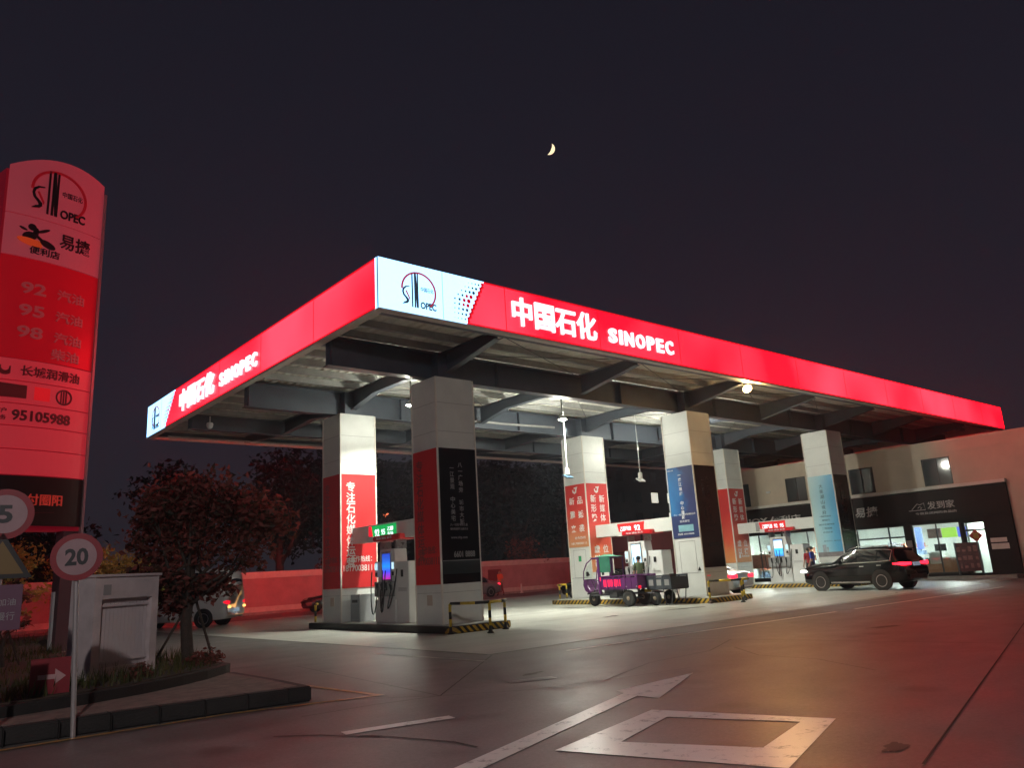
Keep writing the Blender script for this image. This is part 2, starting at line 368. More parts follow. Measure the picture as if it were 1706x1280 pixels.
def strip(name, pts, w, z, mt):
    """a painted or cut line of width w through ground points"""
    mb = MB()
    for i in range(len(pts) - 1):
        a, b = Vector((*pts[i], 0)), Vector((*pts[i + 1], 0)); t = (b - a).normalized(); nn = Vector((-t.y, t.x, 0)) * w / 2; ex = t * w * .5 * (1 if len(pts) > 2 else 0)
        vs = [a - nn - (ex if i else ex * 0), b - nn, b + nn, a + nn - (ex if i else ex * 0)]
        mb.add([(v.x, v.y, z + i * .0004) for v in vs], [(0, 1, 2, 3)])
    return tag(mb.build(name, mt), kind='structure')
# drain slot round the forecourt, expansion joints and the white edge line
strip('drain_slot', [(.34, 22.5), (.34, -3.45)], .07, .004, M_joint)
strip('drain_slot', [(.34, -3.45), (30.5, -3.2)], .07, .004, M_joint)
for x in (7.5, 13.0, 19.5, 25.0): strip('pavement_joint', [(x, -3.3), (x, 22.4)], .02, .004, M_joint)
for y in (1.4, 6.4, 12.0, 17.0): strip('pavement_joint', [(.4, y), (30.5, y)], .02, .0045, M_joint)
strip('edge_line', [(-.5, -.42), (-.42, -4.3)], .1, .004, M_line_faint)
strip('edge_line', [(1.45, -4.55), (11.3, -5.0)], .1, .004, M_line_white)
strip('edge_line', [(12.3, -5.03), (23.0, -5.3)], .1, .004, M_line_white)
strip('bay_line', [(8.6, -3.0), (8.2, -1.2)], .12, .004, M_line_faint)
strip('bay_line', [(4.6, 3.1), (9.4, 2.6)], .12, .005, M_line_faint)
strip('bay_line', [(10.9, -1.6), (13.3, -1.9)], .12, .005, M_line_faint)
strip('kerb_line', [(-9.6, -5.47), (-8.2, -5.55), (-5.67, -5.6), (-3.72, -6.12), (-3.8, -4.9), (-4.0, -1.2), (-4.6, 3.5)], .1, .004, M_line_yellow)
strip('stroke_marking', [(-5.4, -8.2), (-4.15, -8.47)], .2, .004, M_line_white)
strip('stroke_marking', [(-2.0, -6.9), (-1.3, -7.15)], .25, .004, M_line_faint)
# box marking
def poly(name, pts, z, mt):
    mb = MB(); mb.add([(x, y, z) for x, y in pts], [tuple(range(len(pts)))]); return tag(mb.build(name, mt), kind='structure')
bxm = MB()
A_, B_, C_, D_ = (-4.62, -10.72), (-2.62, -10.17), (-2.06, -12.05), (-3.98, -12.68)
a_, b_, c_, d_ = (-4.02, -10.98), (-2.86, -10.58), (-2.38, -11.85), (-3.5, -12.15)
for q in ((A_, B_, b_, a_), (B_, C_, c_, b_), (C_, D_, d_, c_), (D_, A_, a_, d_)): bxm.add([(x, y, .003) for x, y in q], [(0, 1, 2, 3)])
tag(bxm.build('box_marking', M_line_white), kind='structure')
poly('arrow_marking', [(-6.29, -10.75), (-6.14, -10.96), (-1.98, -9.4), (-2.0, -9.76), (-.04, -8.78), (-1.82, -8.9), (-1.92, -9.12)], .004, M_line_white)
# cracks and slab joints of the older paving in front
strip('pavement_crack', [(-5.95, -7.65), (-5.6, -8.05), (-5.38, -8.5), (-5.2, -8.78), (-5.08, -9.2), (-4.95, -9.6), (-4.95, -10.0)], .03, .003, M_joint)
strip('pavement_crack', [(-5.38, -8.5), (-5.28, -8.6), (-5.24, -8.72)], .07, .0035, M_joint)
strip('pavement_crack', [(-4.35, -6.0), (-3.7, -6.55), (-3.3, -7.0), (-2.35, -7.75), (-1.2, -8.1), (.4, -8.4)], .013, .003, M_joint)
strip('pavement_crack', [(-5.2, -6.75), (-4.2, -6.8), (-3.3, -7.0)], .018, .0035, M_joint)
strip('pavement_joint', [(-3.3, -13.4), (9.5, -10.2)], .02, .003, M_joint)
strip('pavement_joint', [(4.0, -4.7), (5.2, -14.0)], .015, .003, M_joint)

# oil and water stains, patched trench
M_stain = mat('oil_stain', (.06, .054, .05), .55, var=.5, scale=3, spec=.3); M_patch = ground_mat('patched_concrete', .05, .11, .4, .6)
def blot(x, y, rx, ry, rot, sd_, mt, z=.0032, name='oil_stain'):
    r_ = random.Random(sd_); pts = []
    for i in range(40):
        a = 2 * PI * i / 40; k_ = .7 + .55 * noise.noise(Vector((math.cos(a) * 1.6, math.sin(a) * 1.6, sd_ * 3.1))) + .12 * r_.random()
        px, py = rx * k_ * math.cos(a), ry * k_ * math.sin(a); pts.append((x + px * math.cos(rot) - py * math.sin(rot), y + px * math.sin(rot) + py * math.cos(rot)))
    poly(name, pts, z, mt)
for i, q in enumerate(((-2.9, -13.0, .26, .1, .2), (7.3, -8.2, .6, .16, -.4), (12.6, 1.2, 1.0, .3, -.2), (9.4, 1.6, .5, .2, .2), (-1.2, -6.5, .3, .12, .1))): blot(*q, i + 1, M_stain, .0032 if q[0] < .34 or q[1] < -3.4 else .0062)
strip('pavement_crack', [(-1.2, -8.1), (.6, -7.4), (2.4, -7.3), (4.2, -6.5)], .016, .0034, M_joint)
strip('pavement_crack', [(1.2, -10.9), (2.0, -9.6), (2.1, -8.5), (3.0, -7.4)], .014, .0036, M_joint)
strip('pavement_joint', [(-3.3, -7.0), (.3, -3.6)], .02, .0033, M_joint)
strip('pavement_joint', [(-2.6, -1.0), (-3.3, -7.0)], .015, .0036, M_joint)

# ================================================================ PUMP ISLANDS
ISL = [(3.63, 1), (16.15, 2), (27.4, 3)]
WX, WY, Y2, Y1 = 1.44, 1.35, 2.82, 8.97
LBL_ISL = ['dark kerbed pump island with the green sign board, hazard stripes worn off its long side',
           'hazard striped pump island beside the purple cargo tricycle', 'hazard striped pump island just before the shop, behind the black car']
def rounded(x0, x1, y0, y1, r, n=5):
    out = []
    for cx, cy, a in ((x1 - r, y0 + r, -PI / 2), (x1 - r, y1 - r, 0), (x0 + r, y1 - r, PI / 2), (x0 + r, y0 + r, PI)):
        for i in range(n + 1): out.append((cx + r * math.cos(a + PI / 2 * i / n), cy + r * math.sin(a + PI / 2 * i / n)))
    return out
for (cx, k), lb in zip(ISL, LBL_ISL):
    x0, x1 = cx - (.35 if k == 1 else .85), cx + WX + .5
    t = thing('pump_island', lb, 'pump island', (cx + WX / 2, 6.45, 0), group='pump islands under the canopy')
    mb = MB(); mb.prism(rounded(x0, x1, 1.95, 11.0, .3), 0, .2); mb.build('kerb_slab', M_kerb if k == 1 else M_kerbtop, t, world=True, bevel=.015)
    mb = MB(); mb.prism(rounded(x0 + .12, x1 - .12, 2.07, 10.88, .2), .2, .212); mb.build('island_top', M_concrete, t, world=True)
    mb = MB()
    out = rounded(x0, x1, 1.95, 11.0, .3)
    for i in range(len(out)):
        a, b = out[i], out[(i + 1) % len(out)]
        if k == 1 and (a[1] > 2.4 or b[1] > 2.4): continue
        mx, my = (x0 + x1) / 2, 6.45
        def o_(p, d=.004): return (p[0] + d * (1 if p[0] > mx else -1), p[1] + d * (1 if p[1] > my else -1))
        a2, b2 = o_(a), o_(b)
        mb.add([(a2[0], a2[1], .015), (b2[0], b2[1], .015), (b2[0], b2[1], .185), (a2[0], a2[1], .185)], [(0, 1, 2, 3)])
    mb.build('hazard_band', M_hazard, t, world=True)

# ================================================================ CANOPY
LX, LY, HB, HT = 44.15, 20.3, 8.36, 9.76
FH = HT - HB
canopy = thing('station_canopy', 'large flat canopy with glowing red fascia and white lit lettering on six square columns', 'canopy', (22, 10, 7.65))
def logo(parent, M, s, md, mr_, z1=.012):
    """the company emblem: open ring, S, tall bars and small lettering"""
    Mx = M @ Matrix.Scale(s, 4)
    Mx[0][2] /= s; Mx[1][2] /= s; Mx[2][2] /= s
    d = MB(Mx)
    for x0, x1 in ((-.235, -.195), (-.15, -.105), (-.06, -.02)): d.prism([(x0, -.5), (x1, -.5), (x1 + .0, .5), (x0, .5)], 0, z1)
    d.prism([(-.15, .5), (-.09, .5), (-.02, -.5), (-.08, -.5)], 0, z1 * 1.1)
    top = [(-.3, .07), (-.4, .04), (-.47, -.03), (-.49, -.1), (-.46, -.18), (-.38, -.25), (-.33, -.3), (-.33, -.37), (-.38, -.42), (-.52, -.43)]
    bot = [(-.3, .09), (-.43, .07), (-.52, 0), (-.54, -.1), (-.51, -.2), (-.43, -.28), (-.4, -.33), (-.41, -.36), (-.46, -.38), (-.54, -.46)]
    wts = [.2, .5, .7, .8, .9, 1.1, 1.3, 1.3, 1.2, .4]
    for i in range(len(top) - 1): d.prism([top[i], top[i + 1], bot[i + 1], bot[i]], 0, z1)
    text(d, 'OPEC', .04, -.5, .56, -.3, 0, z1, .03)
    text(d, '中国石化', .06, .0, .48, .13, 0, z1 * .9, .0)
    d.build('logo', md, parent, world=True)
    r = MB(Mx); r.ring(.5, .555, math.radians(-50), math.radians(182), 0, z1, 44, sx=1.03, sy=.98)
    n = len(r.v)
    for i in range(len(r.v)): pass
    r.prism([(-.44, -.06), (-.4, -.05), (-.29, -.26), (-.3, -.32)], 0, z1)
    r.build('logo', mr_, parent, world=True)

def fascia(M, length, top_w, bot_w, seams, name, white=True, words=None, face=None, low=0.0):
    p = None
    if white:
        mb = MB(M); mb.prism([(0, 0), (bot_w, 0), (top_w, FH), (0, FH)], -.15, 0); p = mb.build('logo_panel', M_em_white, canopy, world=True)
        mb = MB(M)
        mb.prism([(2.02, .02), (2.035, .02), (2.035, FH - .02), (2.02, FH - .02)], 0, .004)
        mb.build('panel_seam', M_white, p, world=True)
    mb = MB(M)
    n = 12 if white else 1
    left = []
    for i in range(n + 1):
        tt = i / n; x = bot_w + (top_w - bot_w) * tt
        left.append((x, FH * tt))
    poly_ = [left[0], (length, 0), (length, FH)] + left[::-1][:1] if n == 1 else None
    mb.prism([left[0], (length, 0), (length, FH), left[-1]], -.15, 0)
    q = mb.build('red_panel', face or M_em_red, canopy, world=True)
    mb = MB(M)
    for x in seams: mb.prism([(x, .05), (x + .025, .05), (x + .025, FH - .05), (x, FH - .05)], 0, .005)
    mb.prism([(bot_w, 0), (length, 0), (length, .05), (bot_w + .02, .05)], 0, .012)
    mb.prism([(top_w - .02, FH - .05), (length, FH - .05), (length, FH), (top_w, FH)], 0, .012)
    mb.build('panel_seam', M_seam, q, world=True)
    mb = MB(M); mb.prism([(0, -.05 - low), (length, -.05 - low), (length, -.003 - low), (0, -.003 - low)], -.2, .02 + low); mb.build('drip_edge', M_cream, canopy, world=True)
    if words:
        for s_, x0, y0, x1, y1, bd in words:
            mb = MB(M); (spaced if s_.isascii() else text)(mb, s_, x0, y0, x1, y1, .0, .06, bd); mb.build('lettering', M_em_letter, q, world=True)
    if white:
        # rows of dots thinning out towards the white end, red bites along the slanted join
        mb = MB(M); mr2 = MB(M)
        for r_ in range(9):
            y = FH * (.1 + .8 * r_ / 8); base = bot_w + (top_w - bot_w) * y / FH
            big = 1 - abs(r_ - 4.2) / 5.0
            for c_2 in range(4):
                rad = (.018 + .05 * big) * (1 - .2 * c_2)
                x = base - .17 - c_2 * (.16 - .01 * abs(r_ - 4)) - .25 * (big - .5) * .6
                (mr2 if c_2 < 2 and 2 < r_ < 6 else mb).disc(rad, 0, .006, 12, c=(x, y))
            for hh in (-.04, .04):
                mr2.disc(.05, .0, .007, 12, c=(base - .0, y + hh))
        mb.build('dot_pattern', M_logo_dark, p, world=True); mr2.build('dot_pattern', M_seam, p, world=True)
        lo_x = 1.25
        logo(p, M @ Matrix.Translation((lo_x, .68, .001)), .98, M_logo_dark, M_logo_rose)
    # inner lining
    g_ = .1 if white else -.005
    mb = MB(M); mb.prism([(g_, -.02), (length - g_, -.02), (length - g_, FH - .02), (g_, FH - .02)], -.26 - low * .5, -.2 - low * .5); mb.build('fascia_lining', M_cream, canopy, world=True)

MF = wall_frame((0, 0, HB), (1, 0, 0), (0, -1, 0)); MLft = wall_frame((0, LY, HB), (0, -1, 0), (-1, 0, 0))
fascia(MF, LX, 3.5, 2.82, [4.25, 8.2, 12.35, 16.2, 20.3, 24.4, 28.5, 32.6, 36.7, 40.8], 'front',
       words=[('中国石化', 4.5, .27, 8.05, 1.17, .02), ('SINOPEC', 8.62, .34, 11.95, .84, .032)])
fascia(MLft, LY - .153, 3.92, 2.7, [8.95, 12.75, 16.6], 'side', words=[('中国石化', 4.6, .27, 8.5, 1.17, .02), ('SINOPEC', 9.1, .34, 12.5, .84, .032)], low=.004)
fascia(wall_frame((LX, LY, HB), (-1, 0, 0), (0, 1, 0)), 31.0, 0, 0, [6, 12, 18, 24], 'rear', white=False, face=M_em_red_dim, low=.008)
fascia(wall_frame((LX - 31.02, LY, HB), (-1, 0, 0), (0, 1, 0)), LX - 31.02 - .153, 0, 0, [4, 8], 'rear', white=False, face=M_em_red_rear, low=.008)
fascia(wall_frame((LX, .153, HB), (0, 1, 0), (1, 0, 0)), LY - .306, 0, 0, [5, 10, 15], 'far', white=False, low=.012)
# corner angle
mb = MB(); mb.box(-.012, -.0015, -.012, .03, HB, HT); mb.build('corner_trim', M_whitep, canopy, world=True)
# corrugated roof deck
ZD = 8.80
mb = MB(); n = 0; x = .2; per = .3; vs = []; fs = []
while x < LX - .3:
    for dx, dz in ((0, 0), (.15, 0), (.19, .045), (.26, .045)):
        vs += [(x + dx, .2, ZD + dz), (x + dx, LY - .2, ZD + dz)]
    x += per
for i in range(len(vs) // 2 - 1): fs.append((2 * i, 2 * i + 1, 2 * i + 3, 2 * i + 2))
mb.add(vs, fs); mb.build('corrugated_deck', M_deck, canopy, world=True)
mb = MB(); mb.box(.1, LX - .1, .1, LY - .1, ZD + .4, ZD + .45); mb.build('roof_sheet', M_purlin, canopy, world=True)
def beam_x(y, x0, x1, zb, zt, w, name):
    mb = MB(); mb.box(x0, x1, y - .012, y + .012, zb + .025, zt - .025); mb.box(x0, x1, y - w / 2, y + w / 2, zb, zb + .025); mb.box(x0, x1, y - w / 2, y + w / 2, zt - .025, zt)
    for k_ in range(int((x1 - x0) / 6.2) + 1): mb.box(x0 + k_ * 6.2 + .1, x0 + k_ * 6.2 + .115, y - w / 2 + .01, y + w / 2 - .01, zb + .026, zt - .026)
    mb.build(name, M_navy, canopy, world=True)
ZB = 8.58
for y in (3.5, 9.65): beam_x(y, .3, LX - .4, 7.68, ZB, .34, 'main_beam')
beam_x(15.6, .3, LX - .4, 7.95, ZB, .3, 'main_beam')
beam_x(.45, .3, LX - .3, 8.38, ZB, .16, 'edge_beam'); beam_x(19.85, .3, LX - .3, 8.38, ZB, .16, 'edge_beam')
def rafter(x, pts, w=.24):
    mb = MB(wall_frame((x, 0, 0), (0, 1, 0), (1, 0, 0)))   # local x = world Y, local y = world Z
    mb.prism(pts + [(pts[-1][0], ZB - .02), (pts[0][0], ZB - .02)], -.01, .01)
    for a, b in zip(pts[:-1], pts[1:]): mb.prism([a, b, (b[0], b[1] - .022), (a[0], a[1] - .022)], -w / 2, w / 2)
    mb.prism([(pts[0][0], ZB - .02), (pts[-1][0], ZB - .02), (pts[-1][0], ZB), (pts[0][0], ZB)], -w / 2, w / 2)
    mb.build('rafter', M_navy, canopy, world=True)
for x in (4.35, 10.6, 16.87, 22.5, 28.1, 33.7, 39.3):
    rafter(x, [(.55, 8.33), (3.32, 7.86)]); rafter(x, [(3.68, 7.86), (5.6, 8.2), (7.6, 8.2), (9.47, 7.86)])
    rafter(x, [(9.83, 7.86), (12.6, 8.15), (15.44, 8.0)]); rafter(x, [(15.76, 8.0), (19.75, 8.33)])
YP = [1.0, 2.15, 3.2, 4.45, 5.55, 6.65, 7.75, 8.85, 10.2, 11.5, 12.8, 14.1, 15.3, 16.7, 18.1, 19.3]
for y in YP:
    mb = MB(); mb.box(.3, LX - .35, y - .035, y + .035, ZB + .002, ZD - .004); mb.box(.3, LX - .35, y + .036, y + .07, ZB + .002, ZB + .02); mb.build('purlin', M_purlin, canopy, world=True)
random.seed(4)
for x in (4.35, 10.6, 16.87, 22.5, 28.1, 33.7):
    for y in (1.0, 2.15, 4.45, 7.75, 10.2, 12.8):
        zb_ = 8.33 - (y - .55) * .17 if y < 3.3 else (8.1 if y < 9 else 8.0)
        mb = MB(); mb.tube([(x + .1, y, zb_ + .02), (x + .62, y, ZB - .0)], .022, 6); mb.build('knee_brace', M_purlin, canopy, world=True)
for i, (x0, x1) in enumerate(((4.35, 10.6), (10.6, 16.87), (16.87, 22.5), (22.5, 28.1))):
    for y0, y1 in ((.6, 3.4), (4, 9.2)):
        for a, b in (((x0, y0), (x1, y1)), ((x0, y1), (x1, y0))):
            mb = MB(); mb.tube([(a[0], a[1], ZB - .06), (b[0], b[1], ZB - .06)], .012, 5); mb.build('tie_rod', M_darksteel, canopy, world=True)
mb = MB(); mb.tube([(9.5, 9.5, 7.95), (12.0, 9.5, 7.95), (14.9, 9.45, 8.0)], .05, 8); mb.build('conduit', M_purlin, canopy, world=True)
mb = MB(); mb.tube([(.5, 18.9, 8.22), (14.9, 18.9, 8.22)], .04, 8); mb.build('conduit', M_purlin, canopy, world=True)
mb = MB(); mb.box(9.7, 10.05, 9.35, 9.45, 7.8, 8.15)
for k_ in range(5): mb.box(9.68, 10.07, 9.33, 9.349, 7.82 + k_ * .065, 7.85 + k_ * .065)
mb.build('louvre_grille', M_purlin, canopy, world=True)

# ================================================================ LAMPS
def canopy_lamp(label, loc, lens, power, colr, top, spill=.6):
    t = thing('canopy_lamp', label, 'lamp', loc, group='lit lamps under the canopy')
    mb = MB(); mb.revolve([(.03, top - loc[2]), (.03, .16), (.09, .15), (.17, .06), (.2, .0), (.2, -.02), (.17, -.02), (.16, .0)], 20); mb.build('lamp_housing', M_purlin, t, smooth=True)
    mb = MB(); mb.revolve([(.001, -.07), (.09, -.06), (.145, -.03), (.155, -.005)], 20); mb.build('lamp_lens', lens, t, smooth=True)
    l = bpy.data.lights.new('lamp_down_light', 'AREA'); l.shape = 'DISK'; l.size = .28; l.spread = 2.3; l.energy = power; l.color = colr
    lo = bpy.data.objects.new('lamp_down_light', l); COL.objects.link(lo); lo.parent = t; lo.location = (0, 0, -.09)
    l = bpy.data.lights.new('lamp_light', 'POINT'); l.energy = power * spill; l.color = colr; l.shadow_soft_size = .09
    lo = bpy.data.objects.new('lamp_light', l); COL.objects.link(lo); lo.parent = t; lo.location = (0, 0, -.3)
    return t
LC = (1.0, 1.0, .85)
canopy_lamp('white lamp hanging just behind the nearest pale red and black column', (5.15, 6.55, 7.6), M_lamp, 520, LC, 8.6, .4)
canopy_lamp('white lamp with a tall thin pole seeming to hang below it', (12.35, 6.25, 7.6), M_lamp, 540, LC, 8.6, 1.0)
canopy_lamp('white lamp hidden behind the column with the blue poster', (20.6, 6.4, 7.6), M_lamp, 640, LC, 8.6, 1.0)
t = thing('flood_lamp', 'warm orange floodlight close below the red fascia', 'lamp', (17.35, .62, 8.2))
FM = Vector((-.45, -.62, -.64)).to_track_quat('Z', 'Y').to_matrix().to_4x4()
mb = MB(FM); mb.revolve([(.06, -.24), (.14, -.2), (.19, -.05), (.2, .0), (.185, .0), (.17, -.02)], 20); mb.build('lamp_housing', M_purlin, t, smooth=True)
mb = MB(FM); mb.revolve([(.17, -.01), (.13, .04), (.06, .06), (.002, .065)], 20); mb.build('lamp_lens', M_lamp_warm, t, smooth=True)
mb = MB(); mb.tube([(0, .1, .12), (0, .12, .36)], .03, 8); mb.build('bracket', M_darksteel, t)
l = bpy.data.lights.new('flood_light', 'AREA'); l.shape = 'DISK'; l.size = .26; l.energy = 190; l.color = (1, .56, .2)
lo = bpy.data.objects.new('flood_light', l); COL.objects.link(lo); lo.parent = t; lo.location = (-.04, -.055, -.056); lo.rotation_euler = Vector((-.45, -.62, -.64)).to_track_quat('-Z', 'Y').to_euler()
l = bpy.data.lights.new('flood_spill', 'POINT'); l.energy = 70; l.color = (1, .6, .25); l.shadow_soft_size = .08
lo = bpy.data.objects.new('flood_spill', l); COL.objects.link(lo); lo.parent = t; lo.location = (-.16, -.22, -.2)
# hanging vehicle readers on thin poles, cameras
def hanging_reader(label, x, y, z0, plate, tilt):
    t = thing('hanging_reader', label, 'card reader', (x, y, z0), group='readers hanging on thin poles')
    mb = MB(); mb.tube([(0, 0, .1), (0, 0, 8.55 - z0)], .015, 8); mb.build('pole', M_whitep, t)
    Mx = Matrix.Rotation(tilt, 4, 'X')
    mb = MB(Mx); mb.box(-.2, .2, -.14, .14, -.03, .03); mb.build('reader_plate', plate, t, bevel=.01)
    mb = MB(); mb.revolve([(.07, .04), (.1, .08), (.1, .3), (.06, .34)], 14); mb.build('bracket', M_cream, t)
hanging_reader('thin hanging pole with a dark blue plate before the white column top', 12.75, 6.6, 5.28, mat('dark_blue_plate', (.05, .1, .16), .3), .5)
hanging_reader('thin hanging pole with a pale plate and a yellowish bracket', 17.2, 6.5, 5.25, M_whitep, .6)
t = thing('dome_camera', 'small white dome camera under the far corner of the canopy edge', 'camera', (1.09, 15.35, 8.2))
mb = MB(); mb.tube([(0, 0, .3), (0, 0, .02)], .03, 8); mb.build('stem', M_whitep, t)
mb = MB(); mb.revolve([(.1, .03), (.13, 0), (.13, -.08), (.11, -.16), (.06, -.21), (.005, -.22)], 16); mb.build('dome', M_whitep, t, smooth=True)

# ================================================================ COLUMNS
ZT, ZA = 7.63, 5.38
M_redorange = ramp_mat('red_to_orange_print', [(0, (.62, .26, .1)), (.28, (.58, .09, .05)), (.6, (.55, .035, .035)), (1, (.6, .04, .035))], 'Z', 1.3, 5.4, noise_amt=.25, nscale=1.3)
M_redorange2 = ramp_mat('red_to_gold_print', [(0, (.62, .3, .14)), (.3, (.6, .1, .06)), (.6, (.58, .045, .04)), (1, (.6, .04, .035))], 'Z', 2.4, 5.4, noise_amt=.25, nscale=1.3)
M_blueprint = ramp_mat('blue_river_print', [(0, (.04, .18, .42)), (.45, (.03, .11, .3)), (.62, (.035, .05, .15)), (1, (.03, .04, .13))], 'Y', .7, -.7, noise_amt=1.1, nscale=1.4)
M_bluelow = mat('navy_print', (.03, .045, .14), .4)
M_skyprint = ramp_mat('sky_blue_print', [(0, (.5, .68, .7)), (.45, (.3, .58, .7)), (.8, (.1, .38, .62)), (1, (.06, .28, .55))], 'Y', .7, -.7, noise_amt=.3, nscale=.8)
M_teal = mat('pale_teal_print', (.25, .5, .58), .4, var=.2)
M_sand = mat('sand_print', (.5, .42, .36), .5, var=.15); M_rock = mat('grey_rock_print', (.22, .2, .21), .5, var=.4)
M_towers = mat('grey_towers_print', (.34, .4, .46), .5, var=.3, scale=6); M_green = mat('green_sticker', (.02, .3, .12), .5); M_greyp = mat('grey_sticker', (.3, .3, .3), .5)
M_photo = ramp_mat('dusk_photo_print', [(0, (.02, .03, .035)), (.4, (.05, .07, .075)), (.6, (.1, .13, .14)), (1, (.05, .07, .085))], 'Z', 1.6, 2.5, noise_amt=.35, nscale=2)

def column(x, y, label):
    t = thing('canopy_column', label, 'column', (x + WX / 2, y + WY / 2, .2), group='square columns carrying the canopy')
    mb = MB(); mb.box(x, x + WX, y, y + WY, .2, ZT); mb.build('column_casing', M_white, t, world=True, bevel=.02)
    mb = MB()
    for z_ in (1.1, 5.9, 6.8):
        mb.box(x + .01, x + WX - .01, y - .0035, y - .0005, z_, z_ + .01); mb.box(x - .0035, x - .0005, y + .01, y + WY - .01, z_, z_ + .01)
    mb.build('panel_joint', M_greyp, t, world=True)
    mb = MB()
    for (cx_, cy_) in ((x, y), (x + WX, y), (x, y + WY)): mb.box(cx_ - .028, cx_ + .028, cy_ - .028, cy_ + .028, .2, ZT - .02)
    mb.build('corner_trim', M_cream, t, world=True, bevel=.008)
    mb = MB(); mb.box(x + .35, x + WX - .35, y + .3, y + WY - .3, ZT, 8.5); mb.build('steel_core', M_navy, t, world=True)
    fx = wall_frame((x, y + WY, 0), (0, -1, 0), (-1, 0, 0)); fy = wall_frame((x, y, 0), (1, 0, 0), (0, -1, 0))
    return t, fx, fy
def rect(M, x0, x1, y0, y1, z0, z1, mt, parent, name):
    mb = MB(M); mb.prism([(x0, y0), (x1, y0), (x1, y1), (x0, y1)], z0, z1); return mb.build(name, mt, parent, world=True)
def lines(M, rows, mt, parent, name='lettering', z1=.026):
    mb = MB(M)
    for s_, x0, y0, x1, y1, bd in rows: text(mb, s_, x0, y0, x1, y1, .0205, z1, bd)
    return mb.build(name, mt, parent, world=True)
PW, PV = WX, WY
def poster_red(M, w, t, tm):
    p = rect(M, .0, w, 1.35, ZA, .004, .02, M_red_print, t, 'red_poster')
    mb = MB(M); column_text(mb, '专注石化媒体运营', w * .27, 5.1, .36, .385, .014, .026); mb.build('lettering', tm, p, world=True)
    lines(M, [('合作热线：', w * .25, 2.24, w * .85, 2.46, .012), ('18170038111', w * .06, 1.92, w * .94, 2.14, .012)], tm, p)
    rect(M, w * .42, w * .62, .75, 1.05, .004, .012, M_sand, t, 'paper_notice')
def poster_black(M, w, t, z0, tm):
    p = rect(M, .0, w, z0, ZA, .004, .02, M_black_print, t, 'black_poster')
    mb = MB(M); column_text(mb, '八一广场旁 城市大城', w * .56, 4.95, .16, .19, .01, .026); column_text(mb, '一江景观 中心美宅', w * .34, 4.85, .16, .19, .01, .026); mb.build('lettering', tm, p, world=True)
    lines(M, [('八一公园 地铁上盖', w * .25, 3.02, w * .7, 3.1, 0), ('城央花园美宅 品质生活', w * .25, 2.9, w * .7, 2.97, 0), ('www.city.com', w * .26, 2.62, w * .68, 2.72, 0),
              ('6601 8888', w * .32, 2.1, w * .86, 2.28, .012)], tm, p)
    return p
# ---- near pair
t, fx, fy = column(3.63, Y2, 'nearest column, red poster on its dim side and black estate poster on its front')
poster_red(fx, PV, t, mat('shaded_pink_grey_print', (.2, .07, .07), .5)); p = poster_black(fy, PW, t, 1.35, M_text_dim)  # side lettering printed darker, its shade put into the colour
rect(fy, .05, PW - .02, 1.62, 2.0, .021, .024, M_photo, p, 'skyline_photo'); rect(fy, .05, PW - .02, 2.0, 2.02, .021, .025, M_text_dim, p, 'skyline_photo')
t, fx, fy = column(3.63, Y1, 'column with brightly lit red poster and phone number, behind the green sign board')
poster_red(fx, PV, t, mat('shaded_pink_print', (.3, .09, .09), .5)); poster_red(fy, PW, t, M_text_white)  # white lettering darkened on the unlit side, shade painted in
# ---- middle pair
def swoosh(mb, cx, cy, s):
    pts = [(-.9, .1), (-.75, -.6), (-.1, -1), (.6, -.7), (.75, .0), (1.2, .9), (.3, .8), (-.2, .75), (-.3, .45), (.3, .4), (.2, -.3), (-.15, -.5), (-.5, -.2), (-.45, .2)]
    mb.prism([(cx + a * s, cy + b * s) for a, b in pts], .0205, .027)
def poster_new(M, w, t):
    p = rect(M, .0, w, 1.35, ZA, .004, .02, M_redorange, t, 'red_poster')
    mb = MB(M); swoosh(mb, w * .48, 5.1, .17)
    column_text(mb, '新形势', w * .3, 4.85, .36, .44, .014, .026); column_text(mb, '新媒体', w * .7, 4.85, .36, .44, .014, .026)
    column_text(mb, '虚以', w * .3, 2.55, .36, .44, .014, .026); column_text(mb, '位待', w * .7, 2.55, .36, .44, .014, .026)
    text(mb, '合作热线', w * .35, 1.62, w * .85, 1.72, .0205, .026, .01); mb.prism([(w * .18, 1.58), (w * .3, 1.58), (w * .3, 1.76), (w * .18, 1.76)], .0205, .026)
    mb.build('lettering', M_text_white, p, world=True)
t, fx, fy = column(16.15, Y1, 'middle rear column in red orange posters on two lit sides, by the cargo tricycle')
p = rect(fx, .0, PV, 2.5, ZA, .004, .02, M_redorange2, t, 'red_poster')
mb = MB(fx); swoosh(mb, PV * .48, 5.12, .17)
column_text(mb, '新震来', PV * .3, 4.8, .34, .64, .014, .026); column_text(mb, '品撼袭', PV * .7, 4.8, .34, .64, .014, .026)
text(mb, '合作热线', PV * .32, 2.86, PV * .85, 2.98, .0205, .026, .01); text(mb, '18170038111', PV * .15, 2.62, PV * .88, 2.72, .0205, .026, .01); mb.build('lettering', M_text_white, p, world=True)
poster_new(fy, PW, t)
def service_door(M, w, t, green):
    mb = MB(M)
    for a, b, c_2, d in ((.25, w - .3, 2.36, 2.375), (.25, w - .3, 1.12, 1.135), (.25, .262, 1.12, 2.375), (w - .312, w - .3, 1.12, 2.375)): mb.prism([(a, c_2), (b, c_2), (b, d), (a, d)], .001, .006)
    mb.build('service_hatch', M_greyp, t, world=True)
    if green: rect(M, w * .42, w * .55, 1.85, 2.1, .002, .008, M_green, t, 'green_sticker')
    mb = MB(M); mb.prism([(w * .78, 1.2), (w * .9, 1.2), (w * .84, 1.35)], .002, .01); mb.build('sticker', M_black, t, world=True)
service_door(fx, PV, t, True)
